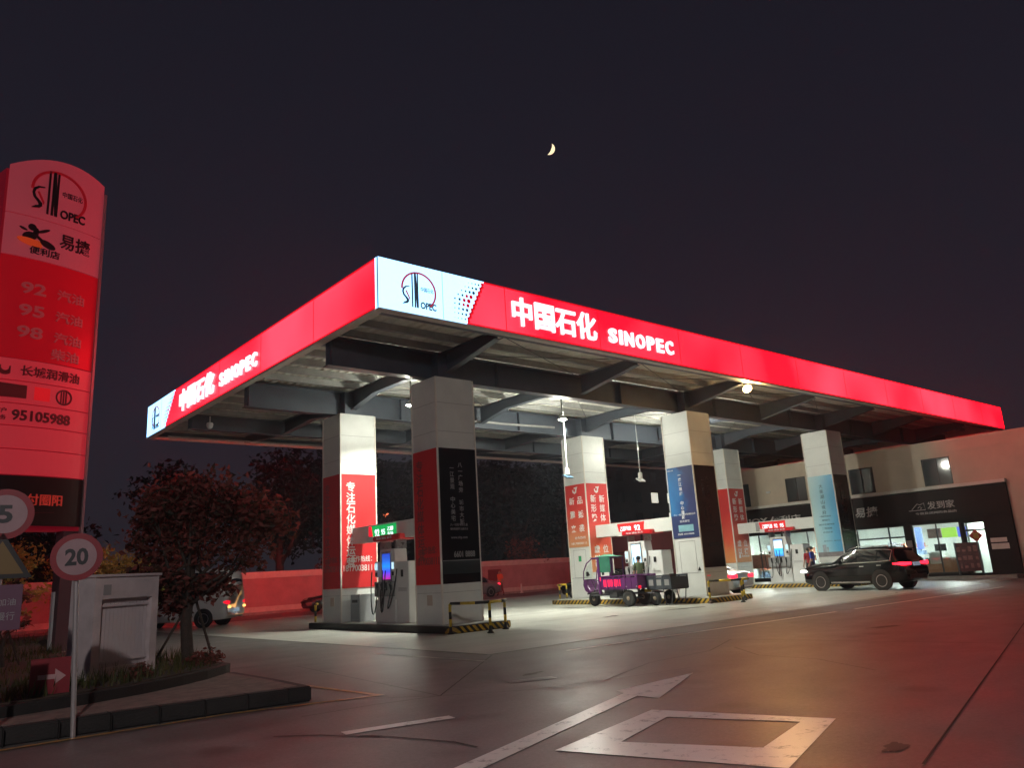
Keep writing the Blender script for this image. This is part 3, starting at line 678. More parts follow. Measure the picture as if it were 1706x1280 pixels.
t, fx, fy = column(16.15, Y2, 'middle front column with a lit blue river poster and a black front')
p = rect(fx, .0, PV, 2.5, ZA, .004, .02, M_blueprint, t, 'blue_poster'); rect(fx, .002, PV - .002, 2.502, 3.4, .02, .0225, M_bluelow, p, 'poster_band')
mb = MB(fx); column_text(mb, '一席江境府 中心臻藏', PV * .47, 5.12, .155, .19, .02, .026)
for s_, a, b, c_2, d in (('中心 一线江景大宅 恭迎品鉴', .12, .92, 3.4, 3.48), ('城央美宅', .32, .68, 3.12, 3.22), ('热线 66018888', .2, .8, 2.62, 2.7), ('江景上城', .02, .26, 5.24, 5.3)): text(mb, s_, PV * a, c_2, PV * b, d, .0226, .028, .01)
mb.build('lettering', M_text_white, p, world=True)
rect(fx, PV * .25, PV * .8, 2.76, 3.02, .0226, .026, M_teal, p, 'poster_box'); service_door(fx, PV, t, False); poster_black(fy, PW, t, 1.3, mat('near_black_print', (.03, .03, .032), .3))
rect(fy, PW * .1, PW * .25, .98, 1.0, .003, .008, M_tail_dim, t, 'indicator')
# ---- far pair
t, fx, fy = column(27.4, Y2, 'far front column with a sky blue gradient poster, behind the black car')
p = rect(fx, .0, PV, 1.4, ZA, .004, .02, M_skyprint, t, 'sky_blue_poster')
mb = MB(fx); column_text(mb, '大美湖山境府', PV * .48, 4.95, .2, .26, .0, .026)
for s_, a, b, c_2, d in (('一线湖景花园洋房', .25, .72, 3.32, 3.4), ('建面约', .35, .65, 3.12, 3.22), ('湖山大境 城市封面', .2, .8, 2.92, 3.0), ('二期加推', .3, .7, 2.72, 2.82), ('恭迎品鉴', .32, .7, 2.54, 2.62), ('接待中心 湖滨路', .3, .95, 2.12, 2.18)): text(mb, s_, PV * a, c_2, PV * b, d, .0205, .026, .0)
mb.build('lettering', mat('slate_print', (.05, .1, .15), .5), p, world=True)
rect(fx, .0, PV, 1.4, 1.62, .0202, .0225, M_rock, p, 'poster_picture'); rect(fx, PV * .22, PV * .36, 1.62, 1.98, .0202, .024, M_towers, p, 'poster_picture'); rect(fx, PV * .38, PV * .44, 1.62, 1.86, .0202, .024, M_towers, p, 'poster_picture')
poster_black(fy, PW, t, 1.3, mat('near_black_print', (.03, .03, .032), .3))
t, fx, fy = column(27.4, Y1, 'far rear column in red posters, half hidden behind the blue poster column')
rect(fx, .0, PV, 1.35, ZA, .004, .02, M_redorange, t, 'red_poster'); poster_new(fy, PW, t)

# ================================================================ SIGN BOARDS BETWEEN THE COLUMNS
def sign_board(cx, label, face, txts, skew, edge):
    t = thing('pump_sign_board', label, 'sign board', (cx, 6.57, 2.87), group='sign boards between the columns')
    y0, y1 = Y2 + WY + .003, Y1 - .003
    mb = MB(); mb.box(cx - .2, cx + .2, y0, y1, 2.87, 3.43); mb.build('board_box', M_white, t, world=True, bevel=.015)
    M = wall_frame((cx - .2, 7.52, 2.9), (0, -1, 0), (-1, 0, 0))
    mb = MB(M); mb.prism([(-.28, .02), (.0, .02), (-.1, .48), (-.28, .48)], .001, .02); mb.build('end_panel', edge, t, world=True)
    mb = MB(M); mb.prism([(.03, .02), (1.5 - skew, .02), (1.5, .48), (-.07, .48)], .001, .022); p = mb.build('sign_panel', face, t, world=True)
    mb = MB(M)
    for s_, a, b, c_2, d in txts: text(mb, s_, a, b, c_2, d, .0225, .03, .014)
    mb.build('lettering', M_em_letter, p, world=True)
M_sg = mat('green_sign', (.01, .3, .08), .3, emit=(.005, .42, .09), es=.9); M_sr = mat('red_sign', (.5, .02, .02), .3, emit=(.75, .03, .025), es=.6)
sign_board(4.3, 'white beam with a lit green fuel grade sign between the two nearest columns', M_sg, [('92', .15, .12, .45, .36), ('95', .58, .15, .82, .34), ('乙醇', .98, .26, 1.35, .4), ('汽油', .98, .08, 1.33, .22)], 0, M_tail_dim)
sign_board(16.8, 'white beam with a red 92 sign above the tricycle', M_sr, [('乙醇汽油', .1, .15, .72, .35), ('92', .92, .12, 1.26, .36)], .1, M_white)
sign_board(28.05, 'white beam with a red sign just before the shop front', M_sr, [('乙醇汽油', .12, .14, .72, .36), ('92', .84, .14, 1.04, .34), ('95', 1.18, .14, 1.4, .34)], 0, M_greyp)

# ================================================================ FUEL DISPENSERS
M_scr = ramp_mat('screen_glow', [(0, (.1, .1, .1)), (1, (.1, .1, .1))])
def screen_mat(name, stops, es):
    mt = ramp_mat(name, stops, 'Z', 1.36, 2.2, .2); n = mt.node_tree; b = n.nodes['Principled BSDF']
    src = b.inputs['Base Color'].links[0].from_socket; n.links.new(src, b.inputs['Emission Color']); b.inputs['Emission Strength'].default_value = es; return mt
SCR = [screen_mat('advert_screen', [(0, (.45, .02, .3)), (.3, (.05, .06, .8)), (.5, (.02, .25, .95)), (.75, (.02, .1, .55)), (1, (.02, .05, .4))], 1.3),
       screen_mat('pale_advert_screen', [(0, (.5, .75, 1)), (1, (.6, .85, 1))], 1.0),
       screen_mat('menu_screen', [(0, (.05, .3, .9)), (.2, (.1, .5, 1)), (.45, (.05, .5, 1)), (.5, (.8, .95, 1)), (.85, (.85, .97, 1)), (1, (.1, .3, .9))], 1.0)]
def dispenser(x, label, scr):
    t = thing('fuel_dispenser', label, 'fuel pump', (x, 6.45, .212), group='fuel dispensers')
    mb = MB(); mb.box(-.34, .34, -.52, .78, 0, .72); mb.build('base_cabinet', M_whitep, t, bevel=.02)
    mb = MB(wall_frame((0, 0, 0), (0, -1, 0), (-1, 0, 0)))   # tower, wider below; local x = -Y
    mb.prism([(-.74, .72), (.5, .72), (.34, 2.34), (-.58, 2.34)], -.24, .24); mb.build('tower', M_whitep, t, bevel=.015)
    for y in (-.36, .6):
        mb = MB(); mb.box(-.2, .2, y - .05, y + .05, 2.345, 2.62); mb.build('header_post', M_steel, t)
    mb = MB(); mb.box(-.42, .42, -.95, 1.0, 2.62, 2.8); p = mb.build('header', M_red_paint, t, bevel=.03)
    mb = MB(wall_frame((-.42, 1.0, 2.62), (0, -1, 0), (-1, 0, 0))); text(mb, '加油 诚信 服务', .5, .05, 1.5, .13, .001, .008, .02); mb.build('lettering', M_text_white, p)
    mb = MB(); mb.box(-.425, .425, .72, 1.005, 2.618, 2.805); mb.build('header_end', M_whitep, p)
    mb = MB(); mb.box(-.285, -.243, -.13, .37, 1.36, 2.2); s_ = mb.build('screen', scr, t)
    mb = MB(); mb.box(-.28, -.2415, -.17, .41, 1.3, 1.36); mb.box(-.28, -.2415, -.17, .41, 2.2, 2.26); mb.box(-.28, -.2415, -.17, -.131, 1.36, 2.2); mb.box(-.28, -.2415, .371, .41, 1.36, 2.2); mb.build('screen_bezel', M_steel, t)
    for y in (-.42, .62):
        mb = MB(); mb.box(-.36, -.2, y - .1, y + .1, 1.45, 1.95); q = mb.build('payment_terminal', M_whitep, t, bevel=.01)
        mb = MB(); mb.box(-.364, -.3605, y - .07, y + .07, 1.68, 1.9); mb.build('terminal_screen', M_screen_white, q)
        mb = MB(); mb.box(-.37, -.3605, y - .06, y + .06, 1.48, 1.6); mb.build('keypad', M_black, q)
    for i, y in enumerate((-.3, -.02, .26, .54)):
        mb = MB(); mb.tube([(-.36, y, 1.02), (-.4, y, 1.2), (-.36, y + .01, 1.26)], [.035, .045, .03], 8); mb.tube([(-.38, y, 1.08), (-.3, y, .95)], .025, 6); mb.build('nozzle', M_black, t)
        pts = []
        for k_ in range(13):
            a = k_ / 12; pts.append((-.36 - .16 * math.sin(a * PI), y + .28 * a * (1 if i % 2 else -1) + .1 * math.sin(a * 5 + i), 1.05 - 1.05 * math.sin(a * PI * .93) * (.75 + .06 * i) + .8 * a * a))
        mb = MB(); mb.tube(pts, .019, 6); mb.build('hose', M_rubber, t, smooth=True)
    mb = MB(); mb.box(-.36, -.341, -.5, .76, .82, 1.3); mb.build('nozzle_panel', M_greyp, t)
    mb = MB(); mb.box(-.33, .33, -1.32, -.56, .0, 1.12); mb.box(-.32, .32, -1.31, -.57, 1.12, 1.9); q = mb.build('side_cabinet', M_whitep, t, bevel=.015)
    mb = MB(); mb.box(-.336, -.331, -1.0, -.86, 1.42, 1.64); mb.build('reader_window', M_black, q)
    for k_ in range(4):
        mb = MB(); mb.box(-.337, -.331, -1.2, -.7, .98 + k_ * .03, .99 + k_ * .03); mb.build('vent_slot', M_greyp, q)
    mb = MB(); mb.tube([(.0, -.02, 2.34), (.0, -.02, 2.62)], .05, 8); mb.build('cable_duct', M_black, t)
    return t
dispenser(4.3, 'white fuel pump with a blue lit screen under the green sign', SCR[0])
dispenser(16.8, 'white fuel pump with a pale screen behind the tricycle', SCR[1])
dispenser(28.05, 'white fuel pump with a light blue menu screen in front of the shop windows', SCR[2])

# ================================================================ GUARD RAILS
def guard_rail(label, loc, rz):
    t = thing('guard_rail', label, 'guard rail', loc, rz, group='yellow and black guard rails')
    P = [(-1.0, .75), (-.92, .2), (-.45, -.25), (.15, -.3), (.65, .35)]
    z = .82
    arc = [Vector((-1.0, .75, z - .08)), Vector((-1.0, .7, z)), Vector((-.95, .3, z)), Vector((-.75, -.08, z)), Vector((-.4, -.27, z)), Vector((0, -.28, z)), Vector((.35, -.08, z)), Vector((.6, .3, z)), Vector((.65, .36, z - .07))]
    mb = MB()
    for i in range(len(arc) - 1):
        mb.cur = i % 2; mb.tube([arc[i], arc[i + 1]], .042, 10)
    mb.build('top_rail', [M_yellow, M_blackpaint], t, smooth=True)
    for (x, y) in ((-1.0, .75), (-.4, -.27), (.65, .36)):
        mb = MB(); zz = [.0, .2, .4, .6, z - .02]
        for i in range(4):
            mb.cur = (i + 1) % 2; mb.tube([(x, y, zz[i]), (x, y, zz[i + 1])], .042, 10)
        mb.cur = 1; mb.revolve([(.1, 0), (.1, .02), (.06, .05), (.05, .1)], 10, Matrix.Translation((x, y, 0)))
        mb.build('post', [M_yellow, M_blackpaint], t, smooth=True)
    return t
g0 = guard_rail('dim yellow and black guard rail around the nose of the nearest island', (4.32, 1.28, 0), 0)
dup(g0, (16.2, 1.25, 0), 0, 'yellow and black guard rail beside the white sedan at the middle island')
dup(g0, (4.45, 11.65, 0), PI, 'black and yellow guard rail at the far end of the nearest pump island')
dup(g0, (16.9, 11.65, 0), PI, 'bright yellow guard rail behind the red orange poster column')

# ================================================================ SHOP
SX = 31.5
M_wall = mat('beige_tiles', (.66, .56, .44), .6, var=.12, scale=.7)
M_clad = mat('dark_cladding', (.016, .014, .015), .55, var=.4, scale=1, spec=.25)
M_winframe = mat('dark_window_frame', (.025, .025, .027), .4)
M_int = mat('shop_interior_wall', (.6, .63, .58), .6); M_floor_i = mat('shop_floor', (.4, .4, .38), .2)
M_signgrey = mat('grey_unlit_letter', (.6, .58, .58), .5)
shop = thing('convenience_store', 'two storey beige shop with dark lower front, lit windows and unlit sign letters', 'shop', (SX + 3, 0, 0))
ys0, ys1 = -16.0, 15.0; HR = 6.62
GL = [(5.4, 11.6, .3, 2.85), (1.6, 4.35, .3, 2.72), (-1.05, 1.25, .28, 2.72), (-2.15, -1.2, .2, 2.64)]   # openings of the ground floor
# lower front built round the openings
mb = MB()
def fx_box(y0, y1, z0, z1, x0=SX, x1=SX + .25): mb.box(x0, x1, y0, y1, z0, z1)
edges = sorted([(a, b, z0, z1) for a, b, z0, z1 in GL])
prev = -3.3
for a, b, z0, z1 in edges:
    if a > prev: fx_box(prev, a, .15, 2.9)
    fx_box(a, b, z1, 2.9); fx_box(a, b, .15, z0); prev = b
fx_box(prev, 12.6, .15, 2.9); fx_box(-3.3, 12.6, 2.9, 4.32, SX - .06, SX + .25)
mb.box(SX - .1, SX + .3, -3.42, -3.301, .0, 4.34)
mb.build('dark_front', M_clad, shop, world=True)
mb = MB(); mb.box(SX - .2, SX + .26, -3.45, 12.65, 4.345, 4.5); mb.build('ledge', M_cream, shop, world=True, bevel=.01)
WN = [(-1.16, .2), (2.7, 4.05), (6.6, 7.87), (10.3, 11.6)]
mb = MB(); prev = ys0
for a, b in WN:
    mb.box(SX + .03, SX + .28, prev, a, 4.5, HR); mb.box(SX + .03, SX + .28, a, b, 4.5, 4.54); mb.box(SX + .03, SX + .28, a, b, 5.9, HR); prev = b
mb.box(SX + .03, SX + .28, prev, ys1, 4.5, HR); mb.box(SX + .03, SX + .28, ys0, -3.43, 0, 4.5); mb.box(SX + .03, SX + .28, 12.66, ys1, 0, 4.5)
mb.box(SX + .28, SX + 9, ys0, ys0 + .2, 0, HR); mb.box(SX + .28, SX + 9, ys1 - .2, ys1, 0, HR)
mb.build('upper_wall', M_wall, shop, world=True)
mb = MB(); mb.box(SX + .0, SX + 9, ys0 - .05, ys1 + .05, HR + .002, HR + .12); mb.build('roof', M_wall, shop, world=True)
mb = MB(); mb.box(SX + .0, SX + .028, ys0, ys1, 6.12, 6.2); mb.build('string_course', M_wall, shop, world=True)
M_pane_dark = mat('dark_pane', (.05, .06, .065), .05, spec=.9)
for i, (a, b) in enumerate(WN):
    mb = MB()
    for q in ((a, a + .06, 4.54, 5.9), (b - .06, b, 4.54, 5.9), (a + .06, b - .06, 4.54, 4.6), (a + .06, b - .06, 5.84, 5.9), ((a + b) / 2 - .03, (a + b) / 2 + .03, 4.6, 5.84)): mb.box(SX + .06, SX + .14, *q)
    w = mb.build('window', M_winframe, shop, world=True)
    mb = MB(); mb.box(SX + .09, SX + .1, a + .06, b - .06, 4.6, 5.84); mb.build('pane', M_pane_dark, w, world=True)
# ground floor glazing
def glazing(a, b, z0, z1, bars_y, bars_z, name='shop_window'):
    mb = MB(); x0, x1 = SX + .08, SX + .15
    for q in ((a, a + .05, z0, z1), (b - .05, b, z0, z1), (a + .05, b - .05, z0, z0 + .05), (a + .05, b - .05, z1 - .05, z1)): mb.box(x0, x1, *q)
    for y in bars_y: mb.box(x0 + .003, x1 - .003, y - .03, y + .03, z0 + .05, z1 - .05)
    for y0, y1, z in bars_z: mb.box(x0 + .006, x1 - .006, y0, y1, z - .04, z + .04)
    w = mb.build(name, M_winframe, shop, world=True)
    mb = MB(); mb.box(SX + .11, SX + .116, a + .05, b - .05, z0 + .05, z1 - .05); mb.build('pane', M_glass, w, world=True)
glazing(*GL[0], [7.0, 8.6, 10.1], []); glazing(*GL[1], [2.42, 4.1], [(1.65, 4.1, 2.15)], 'sliding_door'); glazing(*GL[2], [.07], []); glazing(*GL[3], [], [(-2.1, -1.25, 2.25)], 'shop_door')
# sign letters on the cladding
MS = wall_frame((SX - .06, 12.0, 0), (0, -1, 0), (-1, 0, 0))
for w_, x0, y0, x1, y1, bd, sh_ in (('易捷', 8.02, 3.3, 9.22, 3.82, .012, .12), ('JOY', 1.4, 3.38, 2.75, 3.8, .02, 0), ('便利店', 2.95, 3.36, 4.85, 3.82, .008, 0), ('·', 7.55, 3.34, 7.65, 3.42, .0, 0), ('易捷', -.15, 3.36, 1.1, 3.8, .012, 0),
                                ('发到家', 11.78, 3.4, 13.05, 3.78, .004, 0), ('专做及送网的食品店', 11.15, 3.17, 13.1, 3.29, .0, 0)):
    mb = MB(MS); text(mb, w_, x0, y0, x1, y1, 0, .045, bd, shear=sh_); mb.build('lettering', M_signgrey, shop, world=True)
mb = MB(MS); mb.tube([(11.0, 3.45, .02), (11.3, 3.72, .02), (11.42, 3.66, .02), (11.62, 3.74, .02), (11.66, 3.4, .02), (10.85, 3.4, .02)], .02, 6); mb.build('logo', M_signgrey, shop, world=True)
mb = MB(MS); mb.tube([(11.3, 3.5, .02), (11.4, 3.58, .02), (11.5, 3.5, .02), (11.42, 3.45, .02)], .018, 6); mb.build('logo', M_signgrey, shop, world=True)
# interior
mb = MB(); mb.box(SX + .25, SX + 6, -3.2, 12.5, .1, .15); mb.build('shop_floor', M_floor_i, shop, world=True)
mb = MB(); mb.box(SX + 5.9, SX + 6, -3.2, 12.5, .15, 3.1); mb.box(SX + .3, SX + 5.9, -3.3, -3.2, .15, 3.1); mb.box(SX + .3, SX + 5.9, 12.5, 12.6, .15, 3.1); mb.box(SX + .3, SX + 5.9, -1.3, -1.22, .15, 2.9); mb.build('interior_wall', M_int, shop, world=True)
mb = MB(); mb.box(SX + .26, SX + 6, -3.2, 12.5, 3.1, 3.2); mb.build('ceiling', M_int, shop, world=True)
M_ceil_l = mat('ceiling_panel_light', (1, 1, 1), .5, emit=(.93, 1, .93), es=190)
for y in (-2.2, .2, 2.9, 5.8, 8.2, 10.6):
    mb = MB(); mb.box(SX + 1.6, SX + 2.2, y - .5, y + .5, 3.06, 3.095); mb.build('ceiling_light', M_ceil_l, shop, world=True)
M_terra = mat('terracotta_counter', (.38, .16, .08), .4); M_poster_w = mat('white_notice', (.7, .75, .7), .5)
M_lb = [mat('dark_menu_box', (.1, .08, .07), .3, emit=(.16, .1, .08), es=.7), mat('green_light_box', (.3, .6, .05), .3, emit=(.5, .9, .12), es=1.0), mat('blue_light_box', (.1, .15, .7), .3, emit=(.12, .2, 1.0), es=1.1)]
for i, (a, b) in enumerate(((.45, 1.1), (-.3, .4), (-1.15, -.36))):
    mb = MB(); mb.box(SX + 1.5, SX + 1.6, a, b, 2.0, 2.48); mb.build('light_box', M_lb[i], shop, world=True)
mb = MB(); mb.box(SX + .9, SX + 1.4, -1.0, 1.15, .15, .98); mb.build('service_counter', M_terra, shop, world=True)
mb = MB(); mb.box(SX + .85, SX + 1.45, -1.05, 1.2, .98, 1.03); mb.build('counter_top', M_int, shop, world=True)
mb = MB(); mb.box(SX + .17, SX + .18, .12, .66, .75, 1.3); mb.build('paper_notice', M_poster_w, shop, world=True)
mb = MB(); mb.box(SX + .86, SX + .9, -.85, -.3, .5, .82); mb.build('monitor', M_black, shop, world=True)
mb = MB(); mb.box(SX + 1.0, SX + 1.3, .55, .95, 1.04, 1.3); mb.box(SX + 1.2, SX + 1.25, .2, .75, 1.35, 1.7); mb.build('till', M_black, shop, world=True)
mb = MB(); mb.box(SX + 2.2, SX + 2.4, 1.75, 2.0, 1.5, 2.6); mb.build('light_box', M_lb[2], shop, world=True)
random.seed(11)
SH = [mat('shelf_goods', c, .5, var=.5, scale=7) for c in ((.3, .3, .32), (.5, .2, .12), (.2, .3, .45), (.5, .5, .45))]
for yb in (2.0, 3.0, 5.6, 7.0, 8.4, 9.8, 11.0):
    for zz in (.3, .75, 1.2, 1.6):
        mb = MB(); mb.box(SX + 3.0, SX + 3.5, yb, yb + 1.2, zz, zz + .04)
        y = yb + .03
        while y < yb + 1.1:
            w_ = random.uniform(.06, .14); mb.box(SX + 3.0, SX + 3.3, y, y + w_, zz + .04, zz + random.uniform(.16, .36)); y += w_ + .02
        mb.build('goods_shelf', random.choice(SH), shop, world=True)
mb = MB(); mb.box(SX + .5, SX + .9, 5.6, 6.8, 1.5, 1.9); mb.build('air_curtain', mat('cyan_fridge', (.2, .5, .55), .3, emit=(.3, .8, .85), es=.6), shop, world=True)
mb = MB(); mb.box(SX + .5, SX + .8, 8.8, 11.3, .9, 1.7); mb.build('window_display', SH[1], shop, world=True)
for z0, z1, y0, y1 in ((1.62, 1.82, -3.0, -2.3), (1.3, 1.56, -3.05, -2.3)):
    mb = MB(); mb.box(SX - .012, SX - .002, y0, y1, z0, z1); mb.build('name_plate', M_cream, shop, world=True)
mb = MB(); mb.box(SX - .012, SX - .002, 1.3, 1.58, 1.3, 1.95); mb.build('name_plate', mat('pinkish_plate', (.3, .22, .22), .5), shop, world=True)
for yy in (3.6, 8.9, 11.9):
    pass
mb = MB(); mb.box(SX - .02, SX + .02, 8.9, 9.15, 5.2, 5.3); mb.build('flood_lamp', M_whitep, shop, world=True)
# step, notice board, door diamond
mb = MB(); mb.box(30.6, SX - .001, -3.4, 12.6, 0.0, .15); o = mb.build('shop_step', M_kerbtop, None, bevel=.01); tag(o, kind='structure')
nb = thing('notice_board', 'dark red standing notice board blocking the lower half of the shop door', 'notice board', (SX - .3, -1.3, .15))
mb = MB(); mb.box(SX - .34, SX - .27, -1.85, -.76, .35, 1.68); mb.build('board', mat('maroon_board', (.09, .02, .025), .4, var=.6, scale=9), nb, world=True)
for y in (-1.83, -.81):
    mb = MB(); mb.box(SX - .38, SX - .2, y - .03, y + .03, .15, 1.7); mb.build('post', M_darksteel, nb, world=True)
M_pin = mat('red_grey_paper', (.25, .1, .1), .5, var=.6, scale=8)
random.seed(3)
for i in range(12):
    y = -1.75 + (i % 4) * .25; z = .5 + (i // 4) * .38; mb = MB(); mb.box(SX - .345, SX - .341, y, y + random.uniform(.08, .2), z, z + random.uniform(.1, .3)); mb.build('pinned_paper', M_pin, nb, world=True)
dm = MB(wall_frame((SX + .05, -1.68, 1.98), (0, -1, 0), (-1, 0, 0))); dm.prism([(-.3, 0), (0, -.3), (.3, 0), (0, .3)], 0, .012)
o = dm.build('door_diamond', mat('red_paper', (.45, .05, .03), .5)); tag(o, 'red paper diamond with a lucky character on the shop door', 'paper charm')
dm = MB(wall_frame((SX + .05, -1.68, 1.98), (0, -1, 0), (-1, 0, 0))); text(dm, '福', -.13, -.14, .13, .14, .012, .018, .02); dm.build('lettering', mat('gold_ink', (.5, .3, .05), .4), o)

# ================================================================ BOUNDARY WALL, RED GATE WALL, FAR BLOCKS
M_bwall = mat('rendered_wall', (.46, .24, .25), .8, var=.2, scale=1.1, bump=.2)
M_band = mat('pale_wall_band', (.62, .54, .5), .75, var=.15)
bw = thing('boundary_wall', 'long rendered wall with pale bands lit red behind the station', 'wall', (5, 29.5, 0))
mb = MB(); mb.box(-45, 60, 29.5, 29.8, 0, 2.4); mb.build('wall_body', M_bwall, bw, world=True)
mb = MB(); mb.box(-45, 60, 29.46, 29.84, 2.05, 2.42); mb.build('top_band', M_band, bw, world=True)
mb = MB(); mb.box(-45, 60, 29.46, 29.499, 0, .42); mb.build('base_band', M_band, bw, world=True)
mb = MB(); mb.box(26.3, 27.5, 29.44, 29.499, .02, 1.8); d_ = mb.build('door', mat('dark_red_door', (.2, .03, .035), .5), bw, world=True)
mb = MB(); mb.box(26.4, 26.5, 29.42, 29.439, .9, 1.0); mb.build('handle', M_steel, d_, world=True)
mb = MB(); mb.box(-45, 60, 29.0, 29.44, -.004, .13); o = mb.build('far_kerb', M_kerbtop, None); tag(o, kind='structure')
gw = thing('maroon_gatehouse', 'low maroon panelled building behind the white sign beam and tricycle', 'building', (29, 16.7, 0))
M_maroon = mat('maroon_panel', (.2, .035, .04), .55, var=.2, scale=.8)
mb = MB(); mb.box(27.0, 31.2, 14.6, 18.8, 0, 4.0); mb.build('wall', M_maroon, gw, world=True)
mb = MB(); mb.box(26.9, 31.3, 14.5, 18.9, 4.0, 4.2); mb.build('roof', M_maroon, gw, world=True)
mb = MB(); mb.box(26.96, 26.999, 14.7, 18.7, 2.3, 2.36); mb.box(26.96, 26.999, 14.7, 18.7, .3, .4); mb.box(27.1, 31.1, 14.56, 14.599, 2.3, 2.36); mb.build('rail_trim', mat('dark_maroon', (.08, .015, .02), .5), gw, world=True)

M_block = mat('dark_block_wall', (.03, .03, .034), .9, var=.3, scale=.3)
M_lit = mat('lit_window', (.8, .8, .7), .4, emit=(.9, .88, .72), es=.9); M_litdim = mat('dim_window', (.3, .35, .3), .4, emit=(.18, .2, .18), es=.6); M_dkw = mat('unlit_window', (.015, .015, .018), .1)
def block(label, x0, x1, y, h, dpt, lit, cols, floors):
    b = thing('apartment_block', label, 'building', ((x0 + x1) / 2, y, 0), group='dark blocks behind the station')
    mb = MB(); mb.box(x0, x1, y, y + dpt, 0, h); mb.build('wall', M_block, b, world=True)
    mb = MB(); mb.box(x0 - .3, x1 + .3, y - .3, y + dpt, h, h + .6); mb.build('parapet', M_block, b, world=True)
    for i in range(cols):
        for j in range(floors):
            cx = x0 + (i + .5) * (x1 - x0) / cols; z = 1.4 + j * 3.0
            mt_ = M_lit if (i, j) in lit else (M_litdim if (i * 7 + j * 5) % 23 == 3 else M_dkw)
            mb = MB(); mb.box(cx - .75, cx + .75, y - .05, y + .02, z, z + 1.5); mb.build('window', mt_, b, world=True)
block('dark apartment block with a few lit windows seen beside the blue poster column', 66, 100, 60, 15.5, 12, {(5, 3), (5, 2), (4, 3)}, 9, 5)
block('unlit apartment block rising behind the boundary wall', 40, 64, 66, 15.0, 12, {(2, 2)}, 7, 5)
rl = MB(); rl.revolve([(.01, -.25), (.22, -.12), (.22, .12), (.01, .25)], 12, Matrix.Translation((22.9, 38, 6.6)))
o = rl.build('obstruction_lamp', mat('orange_red_lamp', (.6, .1, .05), .4, emit=(1, .2, .08), es=1.6)); tag(o, 'small orange red lamp glowing in the dark above the green sign board', 'lamp')
# pole carrying that lamp
mb = MB(); mb.tube([(22.9, 38, 0), (22.9, 38, 6.36)], .06, 8); mb.build('lamp_pole', M_darksteel, o)

# ================================================================ TREES
def leaf_cloud(name, lobes, n, size, mt, parent, seed, flat=.6):
    """many single leaves spread through overlapping lobes with gaps"""
    rnd = random.Random(seed); mb = MB()
    tot = sum(l[3] * l[3] for l in lobes)
    for (cx, cy, cz, r, sz_) in lobes:
        k_ = int(n * r * r / tot)
        # sprigs: clumps on the lobe, each a little spray of leaves
        ns = max(4, k_ // 14)
        for _ in range(ns):
            v = Vector((rnd.gauss(0, 1), rnd.gauss(0, 1), rnd.gauss(0, 1))).normalized() * (rnd.random() ** .38)
            c = Vector((cx, cy, cz)) + Vector((v.x * r, v.y * r, v.z * r * sz_))
            sp = r * rnd.uniform(.07, .3)
            for _ in range(14):
                p = c + Vector((rnd.gauss(0, sp), rnd.gauss(0, sp), rnd.gauss(0, sp * .8)))
                d = Vector((rnd.gauss(0, 1), rnd.gauss(0, 1), rnd.gauss(-.2, .7))).normalized(); s = d.cross(Vector((rnd.gauss(0, 1), rnd.gauss(0, 1), rnd.gauss(0, 1)))).normalized()
                L = size * rnd.uniform(.5, 1.6); w = L * .26; u = d.cross(s) * (L * .12)
                mb.add([p, p + d * L * .45 + s * w + u, p + d * L, p + d * L * .45 - s * w + u], [(0, 1, 2, 3)])
    return mb.build(name, mt, parent, world=True)
def tree(name, label, x, y, z0, h, r, n, size, mt, seed, trunk_r=.15, fork=.35, group=None, lobes=None):
    rnd = random.Random(seed)
    t = thing(name, label, 'tree', (x, y, z0), group=group)
    if lobes is None:
        lobes = []
        for i in range(9):
            a = rnd.uniform(0, 2 * PI); q = rnd.uniform(.2, .7) * r; zz = z0 + h * rnd.uniform(.42, .85)
            lobes.append((x + q * math.cos(a), y + q * math.sin(a), zz, r * rnd.uniform(.38, .6), rnd.uniform(.7, 1.0)))
        lobes.append((x, y, z0 + h * .82, r * .5, .8))
    mb = MB()
    pts = [Vector((x, y, z0 - .05)), Vector((x + .02, y, z0 + .12)), Vector((x + rnd.uniform(-.05, .05), y, z0 + h * fork * .55)), Vector((x + rnd.uniform(-.08, .08), y + .03, z0 + h * fork)), Vector((x + .05, y, z0 + h * .7))]
    mb.tube(pts, [trunk_r * 1.7, trunk_r * 1.15, trunk_r, trunk_r * .85, trunk_r * .25], 10)
    for l in lobes:
        b = pts[2].lerp(pts[4], rnd.uniform(.1, .7)); e_ = Vector(l[:3]); md = b.lerp(e_, .5) + Vector((rnd.uniform(-.1, .1), rnd.uniform(-.1, .1), -.04 * h))
        mb.tube([b, md, e_], [trunk_r * .45, trunk_r * .3, trunk_r * .1], 6)
        for _ in range(3):
            e2 = e_ + Vector((rnd.gauss(0, 1), rnd.gauss(0, 1), rnd.gauss(.3, .8))).normalized() * l[3] * .8
            mb.tube([md.lerp(e_, rnd.uniform(.2, .9)), e2], [trunk_r * .16, trunk_r * .04], 5)
    mb.build('trunk', M_bark, t, smooth=True, world=True)
    leaf_cloud('crown', lobes, n, size, mt, t, seed)
    return t
near_l = [(-5.2, -1.1, 3.15, .62, .75), (-4.5, -1.45, 3.3, .65, .7), (-3.85, -1.6, 2.95, .6, .8), (-5.4, -1.0, 2.55, .5, .8), (-4.7, -1.2, 2.6, .6, .9), (-3.9, -1.75, 2.3, .5, .9), (-4.3, -1.5, 1.7, .27, .8), (-5.15, -1.25, 1.8, .4, .8), (-5.45, -1.0, 1.95, .4, .9), (-4.65, -1.3, 1.6, .34, .8), (-5.05, -1.2, 1.45, .3, .7), (-3.5, -1.85, 2.85, .4, .8), (-5.0, -1.2, 1.3, .22, .7), (-5.5, -1.3, 3.0, .35, .7), (-4.9, -1.4, 3.5, .35, .6)]
